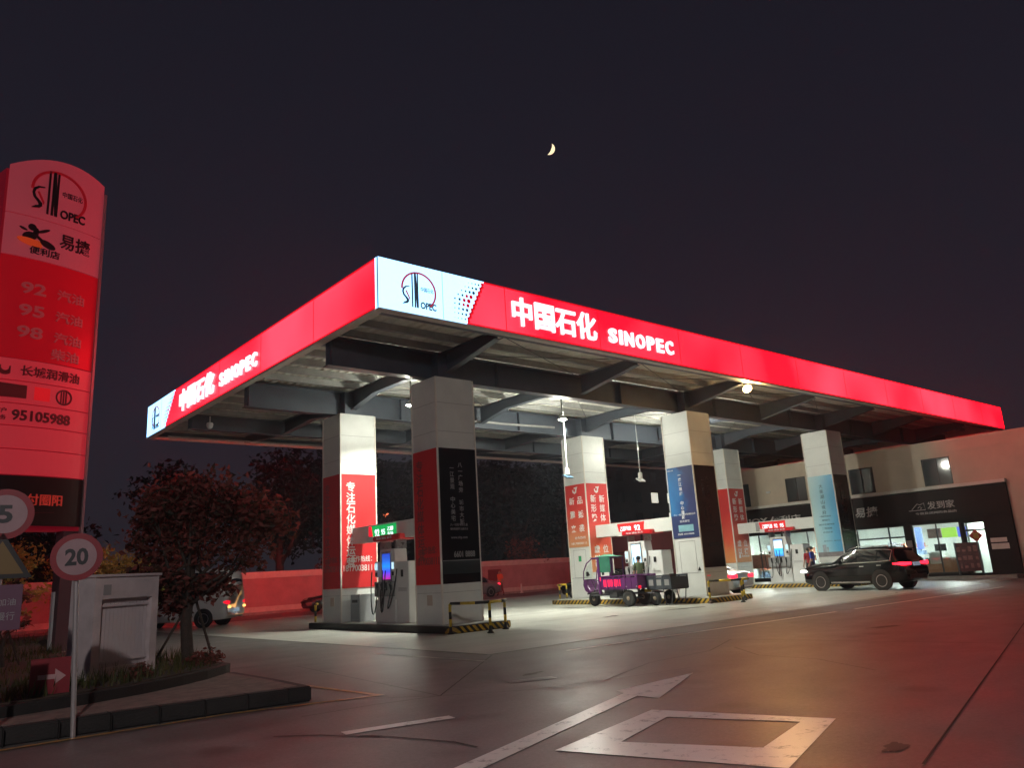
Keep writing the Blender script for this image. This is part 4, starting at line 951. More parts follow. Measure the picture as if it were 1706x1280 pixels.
tree('small_tree', 'small dark tree with reddish top growing in the planter beside the white cabinet', -4.87, -1.35, .3, 3.5, 1.2, 7600, .115, M_leaf_near, 21, .095, .4, lobes=near_l)
stk = MB(); stk.tube([(-4.35, -1.25, .3), (-4.75, -1.3, 1.5)], .025, 6); o = stk.build('tree_stake', M_bark); tag(o, 'thin slanting stake propping the small dark tree', 'stake')
stk = MB(); stk.tube([(-5.45, -1.25, .3), (-4.95, -1.3, 1.2)], .022, 6); o = stk.build('tree_stake', M_bark); tag(o, 'shorter slanting stake between the cabinet and the small tree', 'stake')
tree('dark_tree', 'tall dark tree crown rising over the small red lit tree', 5.6, 33.5, 0, 10.0, 3.2, 4200, .34, M_leaf_far, 31, .25, .3, group='dark trees beyond the wall')
tree('dark_tree', 'broad dark tree filling the gap behind the red lit wall', 13.2, 36, 0, 11.3, 4.3, 5200, .4, M_leaf_far, 32, .3, .3, group='dark trees beyond the wall')
tree('dark_tree', 'dark tree behind the lit red poster column', 20.5, 39, 0, 12.5, 5.2, 5200, .45, M_leaf_far, 33, .3, .3, group='dark trees beyond the wall')
tree('dark_tree', 'dark tree behind the nearest black poster', 28.5, 37, 0, 11.5, 5.0, 5200, .45, M_leaf_far, 34, .3, .3, group='dark trees beyond the wall')
tree('dark_tree', 'dark tree behind the person in orange', 37, 39, 0, 12.0, 5.4, 5200, .45, M_leaf_far, 35, .3, .3, group='dark trees beyond the wall')
tree('dark_tree', 'dark tree behind the hanging readers', 46, 42, 0, 12.0, 5.4, 4600, .5, M_leaf_far, 36, .3, .3, group='dark trees beyond the wall')
tree('dark_tree', 'dark tree low behind the yellow green bushes', -1.0, 36, 0, 6.0, 3.2, 4000, .34, M_leaf_far, 37, .2, .3, group='dark trees beyond the wall')
tree('dark_tree', 'dark tree behind the pylon foot', -11, 40, 0, 6.0, 4.2, 4000, .36, M_leaf_far, 38, .2, .3, group='dark trees beyond the wall')
tree('wall_shrub', 'reddish shrub showing over the wall behind the orange figure', 31.5, 31.2, 0, 4.2, 1.9, 1600, .24, M_leaf_near, 39, .1, .3, group='shrubs over the wall')
tree('wall_shrub', 'reddish bush showing over the wall near the dark car', 15.5, 31.4, 0, 3.9, 1.6, 1400, .24, M_leaf_near, 40, .1, .3, group='shrubs over the wall')
for lb, x, y, h, r, sd_ in (('yellow green bush with lamplight painted into its leaves, behind the round 20 sign', -4.3, 10.5, 3.3, 1.25, 41), ('bush with yellow lamplight painted into its leaves behind the white cabinet', -2.9, 11.8, 3.1, 1.3, 42),
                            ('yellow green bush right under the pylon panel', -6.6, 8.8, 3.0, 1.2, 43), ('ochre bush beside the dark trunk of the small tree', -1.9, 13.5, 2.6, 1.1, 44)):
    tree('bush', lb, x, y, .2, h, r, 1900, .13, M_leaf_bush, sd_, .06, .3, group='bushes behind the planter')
for lb, x, y, sd_ in (('thin young tree with stakes beside the foot of the pylon', -7.2, 2.2, 51), ('thin young tree between pylon post and cabinet', -5.2, 3.0, 52)):
    t = tree('young_tree', lb, x, y, .25, 1.9, .5, 700, .1, M_leaf_near, sd_, .035, .45, group='young staked trees')
    for dx in (-.35, .35):
        mb = MB(); mb.tube([(dx, .1, -.02), (0, 0, .95)], .02, 6); mb.build('stake', M_bark, t)

# ================================================================ PLANTER AND KERB
lower = [(-12, -5.15), (-8.2, -5.3), (-6.6, -5.42), (-4.52, -5.62), (-4.44, -4.2), (-4.42, -2.5), (-5.5, -1.6), (-12, -3.4)]
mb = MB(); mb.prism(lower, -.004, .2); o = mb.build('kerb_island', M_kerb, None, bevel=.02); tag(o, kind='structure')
mb = MB()
for k_ in range(12):
    x_ = -10.9 + k_ * .55
    if x_ > -4.6: break
    y_ = -5.15 - (x_ + 12) * .0625; mb.box(x_, x_ + .006, y_ - .006, y_ + .3, .0, .2065)
o = mb.build('kerb_joint', M_joint, None); tag(o, kind='structure')
M_brick = mat('worn_paving', (.2, .15, .13), .8, var=.45, scale=5, bump=.5, bscale=25)
pav = [(-12, -5.0), (-8.2, -5.15), (-6.6, -5.27), (-4.66, -5.46), (-4.58, -4.2), (-4.56, -2.55), (-5.6, -1.8), (-12, -3.4)]
mb = MB(); mb.prism(pav, .2, .206); o = mb.build('paved_strip', M_brick, None); tag(o, kind='structure')
inner = [(-12, -5.0), (-9.5, -4.75), (-8.07, -4.45), (-7.1, -4.25), (-6.28, -3.93), (-5.6, -3.5), (-5.1, -3.12), (-4.62, -2.6), (-4.45, -2.35), (-4.5, -1.5), (-4.75, .3), (-5.2, 3), (-5.6, 7), (-5.0, 12), (-3.0, 16), (-12, 17)]
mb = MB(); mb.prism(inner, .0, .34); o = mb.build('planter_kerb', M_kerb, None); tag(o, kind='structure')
cx_, cy_ = -8.5, 2.0
inn = []
for (x, y) in inner:
    dx, dy = cx_ - x, cy_ - y; L = math.hypot(dx, dy); inn.append((x + dx / L * .16, y + dy / L * .16))
mb = MB(); mb.prism(inn, .34, .36); o = mb.build('planter_soil', M_soil, None); tag(o, kind='structure')
rnd = random.Random(5); mb = MB()
def inside(px, py, P):
    c = False
    for i in range(len(P)):
        (x1, y1), (x2, y2) = P[i], P[i - 1]
        if (y1 > py) != (y2 > py) and px < (x2 - x1) * (py - y1) / (y2 - y1) + x1: c = not c
    return c
cnt = 0
while cnt < 9000:
    x = rnd.uniform(-11, -3.2); y = -5 + 19 * rnd.random() ** 1.8
    if not inside(x, y, inn): continue
    if noise.noise(Vector((x * .8, y * .8, 0))) < -.12: cnt += 1; continue
    h = rnd.uniform(.05, .2) * (1.5 if noise.noise(Vector((x * .5, y * .5, 4))) > .15 else 1); a = rnd.uniform(0, 2 * PI); w = .012
    tip = (x + math.cos(a) * h * .5, y + math.sin(a) * h * .5, .36 + h)
    mb.add([(x - w * math.sin(a), y + w * math.cos(a), .355), (x + w * math.sin(a), y - w * math.cos(a), .355), tip], [(0, 1, 2)]); cnt += 1
o = mb.build('grass', M_grass); tag(o, kind='stuff')
# low kerbside plants at the planter's point
for lb, x, y, sd_ in (('low leafy clump at the point of the planter', -4.75, -2.05, 61), ('low leafy clump under the small dark tree', -4.95, -2.35, 62), ('low leafy clump in front of the white cabinet', -6.2, -3.2, 63)):
    tag_t = thing('low_plant', lb, 'plant', (x, y, .35), group='low plants in the planter')
    leaf_cloud('foliage', [(x, y, .44, .2, .6), (x + .18, y + .1, .42, .14, .6)], 260, .07, M_leaf_near, tag_t, sd_)

# ================================================================ PYLON SIGN
ang = math.atan2(.2565, .9665)
PYX, PYY = -5.45, 5.6
pyl = thing('pylon_sign', 'tall price pylon with white logo panel above red grade panels', 'pylon sign', (PYX, PYY, .3))
MP = wall_frame((PYX, PYY, 0), (.9665, .2565, 0), (.2565, -.9665, 0))
SL, SR = -2.24, .12                       # panel from SL to SR along the face
M_pw = mat('pylon_white_redlit', (.44, .19, .21), .35, emit=(.5, .04, .065), es=.32)  # red fascia light painted into pylon faces, body and inks as colour and glow
M_pr = mat('pylon_red_glow', (.45, .01, .015), .25, emit=(.36, .002, .008), es=.45)
M_po = mat('pylon_pinkred_glow', (.5, .09, .1), .35, emit=(.55, .02, .035), es=.45)
M_pd = mat('pylon_dark_panel', (.03, .015, .012), .3)
def bulge(x0, x1, zlo, zhi, name, mt, parent=None, arch=None, n=14):
    """gently convex panel; zhi may follow the arched top"""
    mb = MB(MP); vs = []; fs = []
    for i in range(n + 1):
        x = x0 + (x1 - x0) * i / n; tt = (i / n - .5) * 2; zz = .16 * (1 - tt * tt)
        top = arch(x) if arch else zhi
        vs += [(x, zlo, zz), (x, top, zz), (x, zlo, zz - .05), (x, top, zz - .05)]
    for i in range(n):
        a = 4 * i; b = a + 4; fs += [(a, b, b + 1, a + 1), (a + 1, b + 1, b + 3, a + 3), (a, a + 2, b + 2, b), (a + 2, a + 3, b + 3, b + 2)]
    mb.add(vs, fs); return mb.build(name, mt, parent or pyl, world=True, smooth=False)
def on(x): tt = ((x - SL) / (SR - SL) - .5) * 2; return .16 * (1 - tt * tt)
arch = lambda x: 12.86 - .24 * (x + .8) ** 2
p1 = bulge(SL, SR, 11.08, 12.5, 'logo_panel', M_pw, arch=arch); p2 = bulge(SL, SR, 9.95, 11.05, 'store_panel', M_pw)
p3 = bulge(SL, SR, 7.33, 9.93, 'price_panel', M_pr)
rows = [bulge(SL, SR, a, b, 'service_panel', M_po) for a, b in ((6.78, 7.3), (6.22, 6.75), (5.68, 6.19), (5.12, 5.65), (4.5, 5.09))]
p9 = bulge(SL, SR, 3.3, 4.47, 'display_panel', M_pd)
mb = MB(MP); mb.prism([(SL - .06, 3.2), (SR + .0, 3.2), (SR + .0, 12.5), (SL - .06, 12.25)], -.5, -.06); mb.build('pylon_body', mat('pylon_body_red_glow', (.3, .012, .02), .4, emit=(.2, .003, .012), es=.4), pyl, world=True)  # body glow stands in for the red fascia light
mb = MB(MP); mb.prism([(SR + .002, 3.1), (SR + .06, 3.1), (SR + .06, 12.4), (SR + .002, 12.4)], -.42, .06); mb.build('side_trim', mat('trim_aluminium', (.5, .4, .42), .35, metal=.5), pyl, world=True)
mb = MB(MP); mb.prism([(SR - .36, .05), (SR + .05, .05), (SR + .05, 3.2), (SR - .36, 3.2)], -.42, -.06); mb.build('post', mat('pylon_post', (.12, .06, .07), .5), pyl, world=True)
mb = MB(MP); mb.prism([(SL, .05), (SL + .4, .05), (SL + .4, 3.2), (SL, 3.2)], -.42, -.06); mb.build('post', mat('pylon_post', (.12, .06, .07), .5), pyl, world=True)
mb = MB(MP); mb.prism([(SR - .42, .4), (SR - .37, .4), (SR - .37, 1.75), (SR - .42, 1.75)], -.3, -.2); mb.build('cable_cover', M_whitep, pyl, world=True)
def curved_text(mb, s_, x0, y0, x1, y1, bold):
    """lettering laid on the convex face"""
    vs, fs = glyphs(s_, bold); ax = min(v[0] for v in vs); bx = max(v[0] for v in vs); ay = min(v[1] for v in vs); by = max(v[1] for v in vs)
    out = []
    for v in vs:
        x = x0 + (v[0] - ax) * (x1 - x0) / (bx - ax); y = y0 + (v[1] - ay) * (y1 - y0) / (by - ay); out.append((x, y, on(x) + (-.01 if v[2] < 0 else .034)))
    mb.add(out, fs)
logo(p1, MP @ Matrix.Translation((-1.1, 11.85, .163)), 1.22, mat('dark_sign_ink', (.015, .008, .01), .5), mat('red_sign_ink', (.4, .01, .02), .5, emit=(.3, .003, .01), es=.3), .02)
M_ink = mat('black_sign_ink', (.02, .008, .01), .5)
mb = MB(MP); curved_text(mb, '易捷', -1.0, 10.42, -.2, 10.83, .01); mb.build('lettering', M_ink, p2, world=True); mb = MB(MP); curved_text(mb, '便利店', -1.68, 10.08, -.98, 10.28, .004)
mb.build('lettering', M_ink, p2, world=True); mb = MB(MP)
for (a, b, w_, h_, q) in ((-1.66, 10.78, .1, .09, 0), (-1.72, 10.53, .16, .11, .4), (-1.28, 10.4, .2, .09, -.35), (-1.58, 10.62, .07, .17, -.2), (-1.4, 10.74, .17, .04, .5), (-1.85, 10.7, .1, .03, -.3), (-1.48, 10.52, .16, .035, -.6)):
    mb.disc(1, .0, .02, 14, MP @ Matrix.Translation((a, b, on(a) + .003)) @ Matrix.Rotation(q, 4, 'Z'), sx=w_, sy=h_)
mb.build('emblem', M_ink, p2, world=True)
mb = MB(MP); mb.disc(1, 0, .015, 20, MP @ Matrix.Translation((-1.58, 10.36, on(-1.58) + .002)) @ Matrix.Rotation(-.1, 4, 'Z'), sx=.42, sy=.1); mb.build('emblem', mat('orange_ink', (.5, .08, .02), .5, emit=(.5, .05, .01), es=.5), p2, world=True)
mb = MB(MP)
for s_, z in (('92', 9.0), ('95', 8.42), ('98', 7.86)):
    curved_text(mb, s_, -1.78, z, -1.22, z + .3, .02); curved_text(mb, '汽油', -.95, z - .0, -.25, z + .28, .01)
curved_text(mb, '柴油', -.98, 7.42, -.28, 7.7, .01); mb.build('lettering', mat('pale_red_ink', (.4, .1, .1), .5, emit=(.4, .04, .05), es=.25), p3, world=True)
mb = MB(MP); curved_text(mb, '长城润滑油', -1.62, 6.9, -.22, 7.16, .008); mb.build('lettering', M_text_darkred, rows[0], world=True); mb = MB(MP); mb.ring(.09, .19, PI * .9, PI * 2.1, 0, .02, 16, MP @ Matrix.Translation((-1.95, 7.07, on(-1.95) + .003))); mb.build('emblem', M_text_darkred, rows[0], world=True)
mb = MB(MP)
for x0, x1 in ((-2.1, -1.45), (-.78, -.42)):
    if x0 < -1: mb.prism([(x0, 6.34), (x1, 6.34), (x1, 6.66), (x0, 6.66)], on(x0) - .02, on(x1) + .012)
mb.build('emblem', M_text_darkred, rows[1], world=True); mb = MB(MP)
mb.ring(.16, .2, 0, 2 * PI, 0, .02, 24, MP @ Matrix.Translation((-.58, 6.49, on(-.58) + .003)))
for q in (-.06, 0, .06): mb.box(-.6 + q, -.57 + q, 6.34, 6.64, on(-.58), on(-.58) + .02)
mb.build('emblem', M_text_darkred, rows[1], world=True)
mb = MB(MP); mb.prism([(-1.28, 6.33), (-.92, 6.33), (-.92, 6.66), (-1.28, 6.66)], on(-1.2), on(-1.1) + .008); mb.build('emblem', mat('bright_red_ink', (.5, .02, .02), .5, emit=(.5, .005, .01), es=.8), rows[1], world=True)
mb = MB(MP); curved_text(mb, '95105988', -1.72, 5.79, -.38, 6.05, .02); curved_text(mb, '客户', -2.08, 5.95, -1.84, 6.07, .0); curved_text(mb, '服务', -2.08, 5.78, -1.84, 5.9, .0); mb.build('lettering', M_text_darkred, rows[2], world=True)
mb = MB(MP); curved_text(mb, '付圈阳', -1.25, 3.78, -.42, 4.05, .01); mb.build('lettering', mat('red_led_letter', (.5, .05, .03), .5, emit=(.9, .06, .04), es=.16), p9, world=True)
mb = MB(MP); mb.prism([(-1.15, 3.6), (-.6, 3.62), (-.6, 3.63), (-1.15, 3.61)], on(-.9), on(-.9) + .01); mb.build('emblem', M_text_darkred, p9, world=True)

# ================================================================ TRAFFIC SIGNS, CABINET
M_signface = mat('sign_white', (.32, .2, .215), .5, var=.15, scale=4); M_signred = mat('sign_red', (.24, .01, .02), .5, var=.2, scale=5); M_pole = mat('galvanised_pole', (.45, .42, .42), .35, metal=.4)
def facing(x, y): a = Vector((-9.7 - x, -16.35 - y, 0)).normalized(); return a, Vector((-a.y, a.x, 0))
def round_sign(label, x, y, z, r, txt_, z0, nrm):
    nn = Vector((*nrm, 0)).normalized(); xd = Vector((-nn.y, nn.x, 0))
    t = thing('speed_limit_sign', label, 'road sign', (x, y, z0), group='round speed limit signs')
    mb = MB(); mb.tube([(x, y, z0), (x, y, z + r * .8)], .03, 10); mb.build('pole', M_pole, t, world=True)
    M = wall_frame(Vector((x, y, z)) + nn * .035, xd, nn)
    mb = MB(M); mb.disc(r, 0, .012, 40); d = mb.build('sign_plate', M_signred, t, world=True)
    mb = MB(M); mb.disc(r * .76, .0125, .015, 40); mb.build('sign_face', M_signface, d, world=True)
    mb = MB(M); text(mb, txt_, -r * (.44 if len(txt_) > 1 else .26), -r * .36, r * (.44 if len(txt_) > 1 else .26), r * .36, .0155, .018, .035); mb.build('lettering', M_text_black, d, world=True)
    return t, nn, xd
t20, _n, _x = round_sign('round red rimmed sign reading 20 on a thin pole at the kerb', -7.46, -5.47, 2.08, .285, '20', -.0, (-.25, -.97))
t20.rotation_euler = (0, -.045, 0)
t5, nn, xd = round_sign('round red rimmed sign reading 5 above a warning triangle', -8.36, -5.62, 2.58, .29, '5', .2, (-.14, -.99))
M = wall_frame(Vector((-8.36, -5.62, 2.05)) + nn * .035, xd, nn)
mb = MB(M); mb.prism([(-.32, -.2), (.32, -.2), (0, .32)], 0, .012); tr = mb.build('warning_triangle', mat('sign_black_rim', (.02, .02, .02), .4), t5, world=True)
mb = MB(M); mb.prism([(-.23, -.15), (.23, -.15), (0, .22)], .0125, .015); mb.build('triangle_face', mat('sign_dull_yellow', (.16, .1, .03), .5), tr, world=True)
M = wall_frame(Vector((-8.36, -5.62, 1.53)) + nn * .035, xd, nn)
mb = MB(M); mb.prism([(-.24, -.25), (.24, -.25), (.24, .25), (-.24, .25)], 0, .012); pl_ = mb.build('notice_plate', mat('notice_plum', (.13, .06, .1), .4), t5, world=True)
mb = MB(M); text(mb, '停车加油', -.18, .02, .18, .1, .0125, .015, .0); text(mb, '减速慢行', -.18, -.14, .18, -.05, .0125, .015, .0); mb.build('lettering', M_text_dim, pl_, world=True)
a, xd = facing(-7.44, -3.88); xd = -xd if xd.x < 0 else xd
xd = Vector((-a.y, a.x, 0)); M = wall_frame((-7.44, -3.88, .58), xd, a)
ar = thing('arrow_sign', 'low dark red board with a pale arrow in the planter', 'arrow sign', (-7.44, -3.88, .36))
mb = MB(M); mb.prism([(-.25, -.26), (.22, -.26), (.22, .24), (-.25, .24)], -.02, .0); b_ = mb.build('board', M_signred, ar, world=True)
mb = MB(M); mb.prism([(-.16, -.03), (.04, -.03), (.04, -.1), (.17, 0), (.04, .1), (.04, .03), (-.16, .03)], .001, .004); mb.build('arrow_mark', mat('arrow_pink', (.5, .3, .3), .5), b_, world=True)
# electrical cabinet
cxd = Vector((1.12, .64, 0)).normalized(); cn = Vector((cxd.y, -cxd.x, 0))
MC = wall_frame((-6.72, -2.7, .36), cxd, cn)
cb = thing('electrical_cabinet', 'white metal switch cabinet with a large recessed grey door in the planter', 'cabinet', (-6.16, -2.2, .36))
mb = MB(MC)
M_cab = mat('cabinet_white', (.6, .53, .53), .5, var=.2, scale=2.5)
for q in ((0, .14, 0, 1.52), (1.15, 1.29, 0, 1.52), (.14, 1.15, 0, .14), (.14, 1.15, 1.18, 1.52)): mb.prism([(q[0], q[2]), (q[1], q[2]), (q[1], q[3]), (q[0], q[3])], -.5, 0)
mb.prism([(.14, .14), (1.15, .14), (1.15, 1.18), (.14, 1.18)], -.5, -.1); mb.build('cabinet_body', M_cab, cb, world=True, bevel=.004)
mb = MB(MC); mb.prism([(-.03, 1.522), (1.32, 1.522), (1.32, 1.56), (-.03, 1.56)], -.53, .03); mb.build('top_cap', M_cab, cb, world=True)
mb = MB(MC)
for k_ in range(13): mb.prism([(.17 + k_ * .075, .2), (.235 + k_ * .075, .2), (.235 + k_ * .075, 1.12), (.17 + k_ * .075, 1.12)], -.1, -.092)
mb.prism([(.15, .22), (1.14, .22), (1.14, .25), (.15, .25)], -.06, -.05); mb.prism([(.15, 1.06), (1.14, 1.06), (1.14, 1.09), (.15, 1.09)], -.06, -.05); mb.build('door_grille', mat('grille_grey', (.6, .54, .55), .5), cb, world=True)
mb = MB(MC); mb.prism([(.16, 1.24), (.3, 1.24), (.3, 1.4), (.16, 1.4)], 0, .01); mb.build('warning_plate', M_greyp, cb, world=True)
# grey bin cabinet at the lit red column
gb = thing('grey_cabinet', 'grey steel cabinet standing before the foot of the lit red column', 'cabinet', (4.25, 8.5, .212))
mb = MB(); mb.box(3.95, 4.55, 8.25, 8.9, .212, 1.12); mb.build('cabinet_body', mat('cabinet_grey', (.3, .32, .34), .45), gb, world=True, bevel=.015)
mb = MB(); mb.box(3.93, 3.949, 8.4, 8.75, .85, .95); mb.build('slot', M_black, gb, world=True)
mb = MB(); mb.box(3.944, 3.9495, 8.3, 8.85, .3, .8); mb.build('door', mat('door_grey', (.24, .26, .28), .45), gb, world=True)

# ================================================================ VEHICLES
def interp(st, y):
    ys = [s[0] for s in st]
    if y >= ys[0]: return st[0][1:]
    if y <= ys[-1]: return st[-1][1:]
    for i in range(len(st) - 1):
        if ys[i] >= y >= ys[i + 1]:
            t = (ys[i] - y) / (ys[i] - ys[i + 1]); p0, p1, p2, p3 = st[max(i - 1, 0)], st[i], st[i + 1], st[min(i + 2, len(st) - 1)]
            out = []
            for k_ in range(1, len(p1)):
                m1 = (p2[k_] - p0[k_]) / max(ys[max(i - 1, 0)] - ys[i + 1], 1e-6) * (ys[i] - ys[i + 1]) if i > 0 else p2[k_] - p1[k_]
                m2 = (p3[k_] - p1[k_]) / max(ys[i] - ys[min(i + 2, len(st) - 1)], 1e-6) * (ys[i] - ys[i + 1]) if i + 2 < len(st) else p2[k_] - p1[k_]
                h00, h10, h01, h11 = 2 * t**3 - 3 * t**2 + 1, t**3 - 2 * t**2 + t, -2 * t**3 + 3 * t**2, t**3 - t**2
                s_ = .55
                out.append(h00 * p1[k_] + h10 * m1 * s_ + h01 * p2[k_] + h11 * m2 * s_)
            return out
def ring_at(st, y):
    zb, zbe, zt, wb, wbe, wt = interp(st, y)
    zm = zb + (zbe - zb) * .55
    return [(0, zb), (wb * .88, zb), (wb * .98, zb + .07), (wb * 1.0, zm - .12), (wb * 1.0, zm), (wb * .985, zbe - .06), (wbe, zbe), (wbe + (wt - wbe) * .5 + .015, zbe + (zt - zbe) * .5), (wt, zt - .045), (wt - .07, zt - .008), (wt * .5, zt + .02), (0, zt + .028)]
def car(name, label, cat, loc, rz, st, paint, wheels, wr, half, glass_side, wind, rear, trim, tail, head, plate=True, rims=None, group=None):
    t = thing(name, label, cat, loc, rz, group)
    y0, y1 = st[0][0], st[-1][0]; N = 46; mb = MB(); K = 12
    ysamp = [y0 + (y1 - y0) * i / N for i in range(N + 1)]
    for y in ysamp:
        h = ring_at(st, y); full = h + [(-a, b) for a, b in h[-2:0:-1]]
        mb.v += [Vector((a, y, b)) for a, b in full]
    R = 2 * K - 2
    for i in range(N):
        for k_ in range(R):
            a, b = i * R + k_, i * R + (k_ + 1) % R; mb.f.append([a, b, b + R, a + R]); mb.mi.append(0)
    mb.f.append(list(range(R))); mb.f.append([N * R + k_ for k_ in range(R - 1, -1, -1)]); mb.mi += [0, 0]
    body = mb.build('body', paint, t, smooth=True)
    # side glass: strips over the greenhouse flanks
    for sgn in (-1, 1):
        for (ga, gb) in glass_side:
            mb = MB(); n = 10; vs = []
            for i in range(n + 1):
                y = ga + (gb - ga) * i / n; r_ = ring_at(st, y); b_, m_, t_ = r_[6], r_[7], r_[8]
                lo = (b_[0] + (m_[0] - b_[0]) * .16, b_[1] + (m_[1] - b_[1]) * .16); hi = (m_[0] + (t_[0] - m_[0]) * .82, m_[1] + (t_[1] - m_[1]) * .82)
                vs += [(sgn * (lo[0] + .006), y, lo[1]), (sgn * (m_[0] + .006), y, m_[1]), (sgn * (hi[0] + .006), y, hi[1])]
            fs = []
            for i in range(n):
                for k_ in range(2):
                    q = (3 * i + k_, 3 * i + k_ + 1, 3 * i + k_ + 4, 3 * i + k_ + 3); fs.append(q if sgn > 0 else q[::-1])
            mb.add(vs, fs); mb.build('side_window', M_carglass, t, smooth=True)
        if trim:
            pts = []
            ga, gb = glass_side[0][0], glass_side[-1][1]
            for i in range(15):
                y = ga + .08 + (gb - ga - .12) * i / 14; r_ = ring_at(st, y); pts.append((sgn * (r_[6][0] + .01), y, r_[6][1] + .02))
            for i in range(15):
                y = gb - .04 + (ga - gb + .08) * i / 14; r_ = ring_at(st, y); pts.append((sgn * (r_[8][0] + .012), y, r_[8][1] - .03))
            mb = MB(); mb.tube(pts, .027, 6); mb.build('window_trim', trim, t, smooth=True)
        r_ = ring_at(st, glass_side[0][0] - .12); mb = MB(); mb.box(-.1, .1, -.05, .05, -.08, .08, Matrix.Translation((sgn * (r_[6][0] + .1), glass_side[0][0] - .18, r_[6][1] + .08))); mb.build('side_mirror', paint, t, bevel=.03)
        for yy in ((glass_side[0][0] + glass_side[-1][1]) / 2 + .05, glass_side[-1][1] + .45):
            r_ = ring_at(st, yy); mb = MB(); mb.box(r_[5][0] * sgn - .012, r_[5][0] * sgn + .03 * sgn + .0, yy - .1, yy + .1, r_[5][1] - .08, r_[5][1] - .05); mb.build('door_handle', trim or paint, t)
    def top_glass(ga, gb, nm):
        mb = MB(); n = 6; vs = []
        for i in range(n + 1):
            y = ga + (gb - ga) * i / n; r_ = ring_at(st, y); w_ = r_[9][0] * .93; z = r_[10][1] + .006
            vs += [(-w_, y, z - .028), (0, y, z + .008), (w_, y, z - .028)]
        fs = []
        for i in range(n):
            for k_ in range(2): fs.append((3 * i + k_, 3 * i + k_ + 3, 3 * i + k_ + 4, 3 * i + k_ + 1))
        mb.add(vs, fs); mb.build(nm, M_carglass, t, smooth=True)
    top_glass(*wind, 'windscreen'); top_glass(*rear, 'rear_window')
    for wy in wheels:
        for sgn in (-1, 1):
            hw = ring_at(st, wy)[4][0]
            Mx = Matrix.Translation((sgn * (hw - .115), wy, wr)) @ Matrix.Rotation(sgn * PI / 2, 4, 'Y')
            mb = MB(Matrix.Translation((sgn * (hw - .001), wy, wr + .02)) @ Matrix.Rotation(sgn * PI / 2, 4, 'Y')); mb.disc(wr * 1.16, -.03, .004, 28); mb.build('wheel_arch', M_black, t)
            mb = MB(Mx); mb.revolve([(wr * .62, -.1), (wr * .93, -.1), (wr, -.06), (wr, .06), (wr * .95, .115), (wr * .7, .125), (wr * .66, .1), (wr * .64, .0)], 28); w_ = mb.build('wheel', M_rubber, t, smooth=True)
            mb = MB(Mx); mb.ring(wr * .58, wr * .65, 0, 2 * PI, .06, .12, 28); mb.disc(wr * .16, .06, .115, 14)
            for k_ in range(5):
                a = 2 * PI * k_ / 5
                for da in (-.13, .13): mb.prism([(wr * .1 * math.cos(a - .5), wr * .1 * math.sin(a - .5)), (wr * .1 * math.cos(a + .5), wr * .1 * math.sin(a + .5)), (wr * .6 * math.cos(a + da + .07), wr * .6 * math.sin(a + da + .07)), (wr * .6 * math.cos(a + da - .07), wr * .6 * math.sin(a + da - .07))], .07, .105)
            mb.build('rim', rims or M_steel, w_)
    yr = st[-1][0]
    for sgn in (-1, 1):
        mb = MB()
        (xa, xb, za, zb_, wrap, mt_) = tail
        yy = yr + .02
        hwr = interp(st, yr + .12)[4]
        mb.prism([(sgn * xa, za + .02), (sgn * xb, za), (sgn * xb, zb_), (sgn * xa, zb_ - .02)], -.05, .03, wall_frame((0, yr + .03, 0), (1, 0, 0), (0, -1, 0)))
        pts = []
        for i in range(5):
            y = yr + .03 + wrap * i / 4; r_ = ring_at(st, y); pts.append((sgn * (r_[5][0] + .012), y))
        for i in range(4):
            (x1, ya), (x2, yb_) = pts[i], pts[i + 1]; sh = .03 * i
            mb.add([(x1, ya, za + sh * .6), (x2, yb_, za + sh * .6 + .012), (x2, yb_, zb_ - sh * .3), (x1, ya, zb_ - sh * .3)], [(0, 1, 2, 3) if sgn > 0 else (3, 2, 1, 0)])
        mb.build('tail_light', mt_, t)
        if head:
            yf = st[0][0]; r_ = ring_at(st, yf - .2); mb = MB(); mb.box(sgn * r_[5][0] - .16, sgn * r_[5][0] + .02 * (sgn > 0) + .0, yf - .3, yf - .02, head[0], head[1]); mb.build('headlight', head[2], t, bevel=.03)
    if plate:
        mb = MB(); mb.box(-.24, .24, yr - .025, yr + .02, plate[0], plate[0] + .14); p = mb.build('number_plate', plate[1], t)
        if len(plate) > 2: mb = MB(wall_frame((-.21, yr - .026, plate[0]), (1, 0, 0), (0, -1, 0))); text(mb, plate[2], 0, .03, .42, .11, 0, .004, .01); mb.build('lettering', M_text_white, p)
    return t

M_carblack = mat('black_car_paint', (.003, .003, .0035), .13, coat=.2, spec=.3)
M_carwhite = mat('white_car_paint', (.78, .78, .77), .2, coat=.8)
M_carsilver = mat('silver_car_paint', (.35, .36, .38), .22, metal=.5, coat=.6)
M_carred = mat('dark_car_paint', (.03, .02, .022), .2, coat=.8)
M_chrome = mat('chrome_trim', (.8, .8, .78), .12, metal=1.0)
M_plateblue = mat('blue_number_plate', (.03, .08, .4), .4, emit=(.3, .5, .8), es=.25); M_platewhite = mat('lit_number_plate', (.5, .6, .7), .4, emit=(.5, .7, .9), es=.3)
suv = [(2.34, .45, .8, .95, .74, .68, .5), (2.28, .32, .92, 1.04, .88, .83, .62), (1.95, .25, .98, 1.1, .94, .9, .68), (1.4, .25, 1.02, 1.14, .945, .905, .7), (.95, .25, 1.05, 1.17, .945, .9, .7),
       (.2, .25, 1.07, 1.58, .945, .91, .63), (-.4, .25, 1.08, 1.69, .945, .91, .66), (-1.3, .25, 1.1, 1.68, .945, .91, .65), (-1.98, .27, 1.13, 1.6, .94, .9, .62), (-2.26, .3, 1.12, 1.3, .92, .88, .62), (-2.38, .38, 1.0, 1.08, .87, .82, .6), (-2.44, .5, .88, .94, .8, .72, .52)]
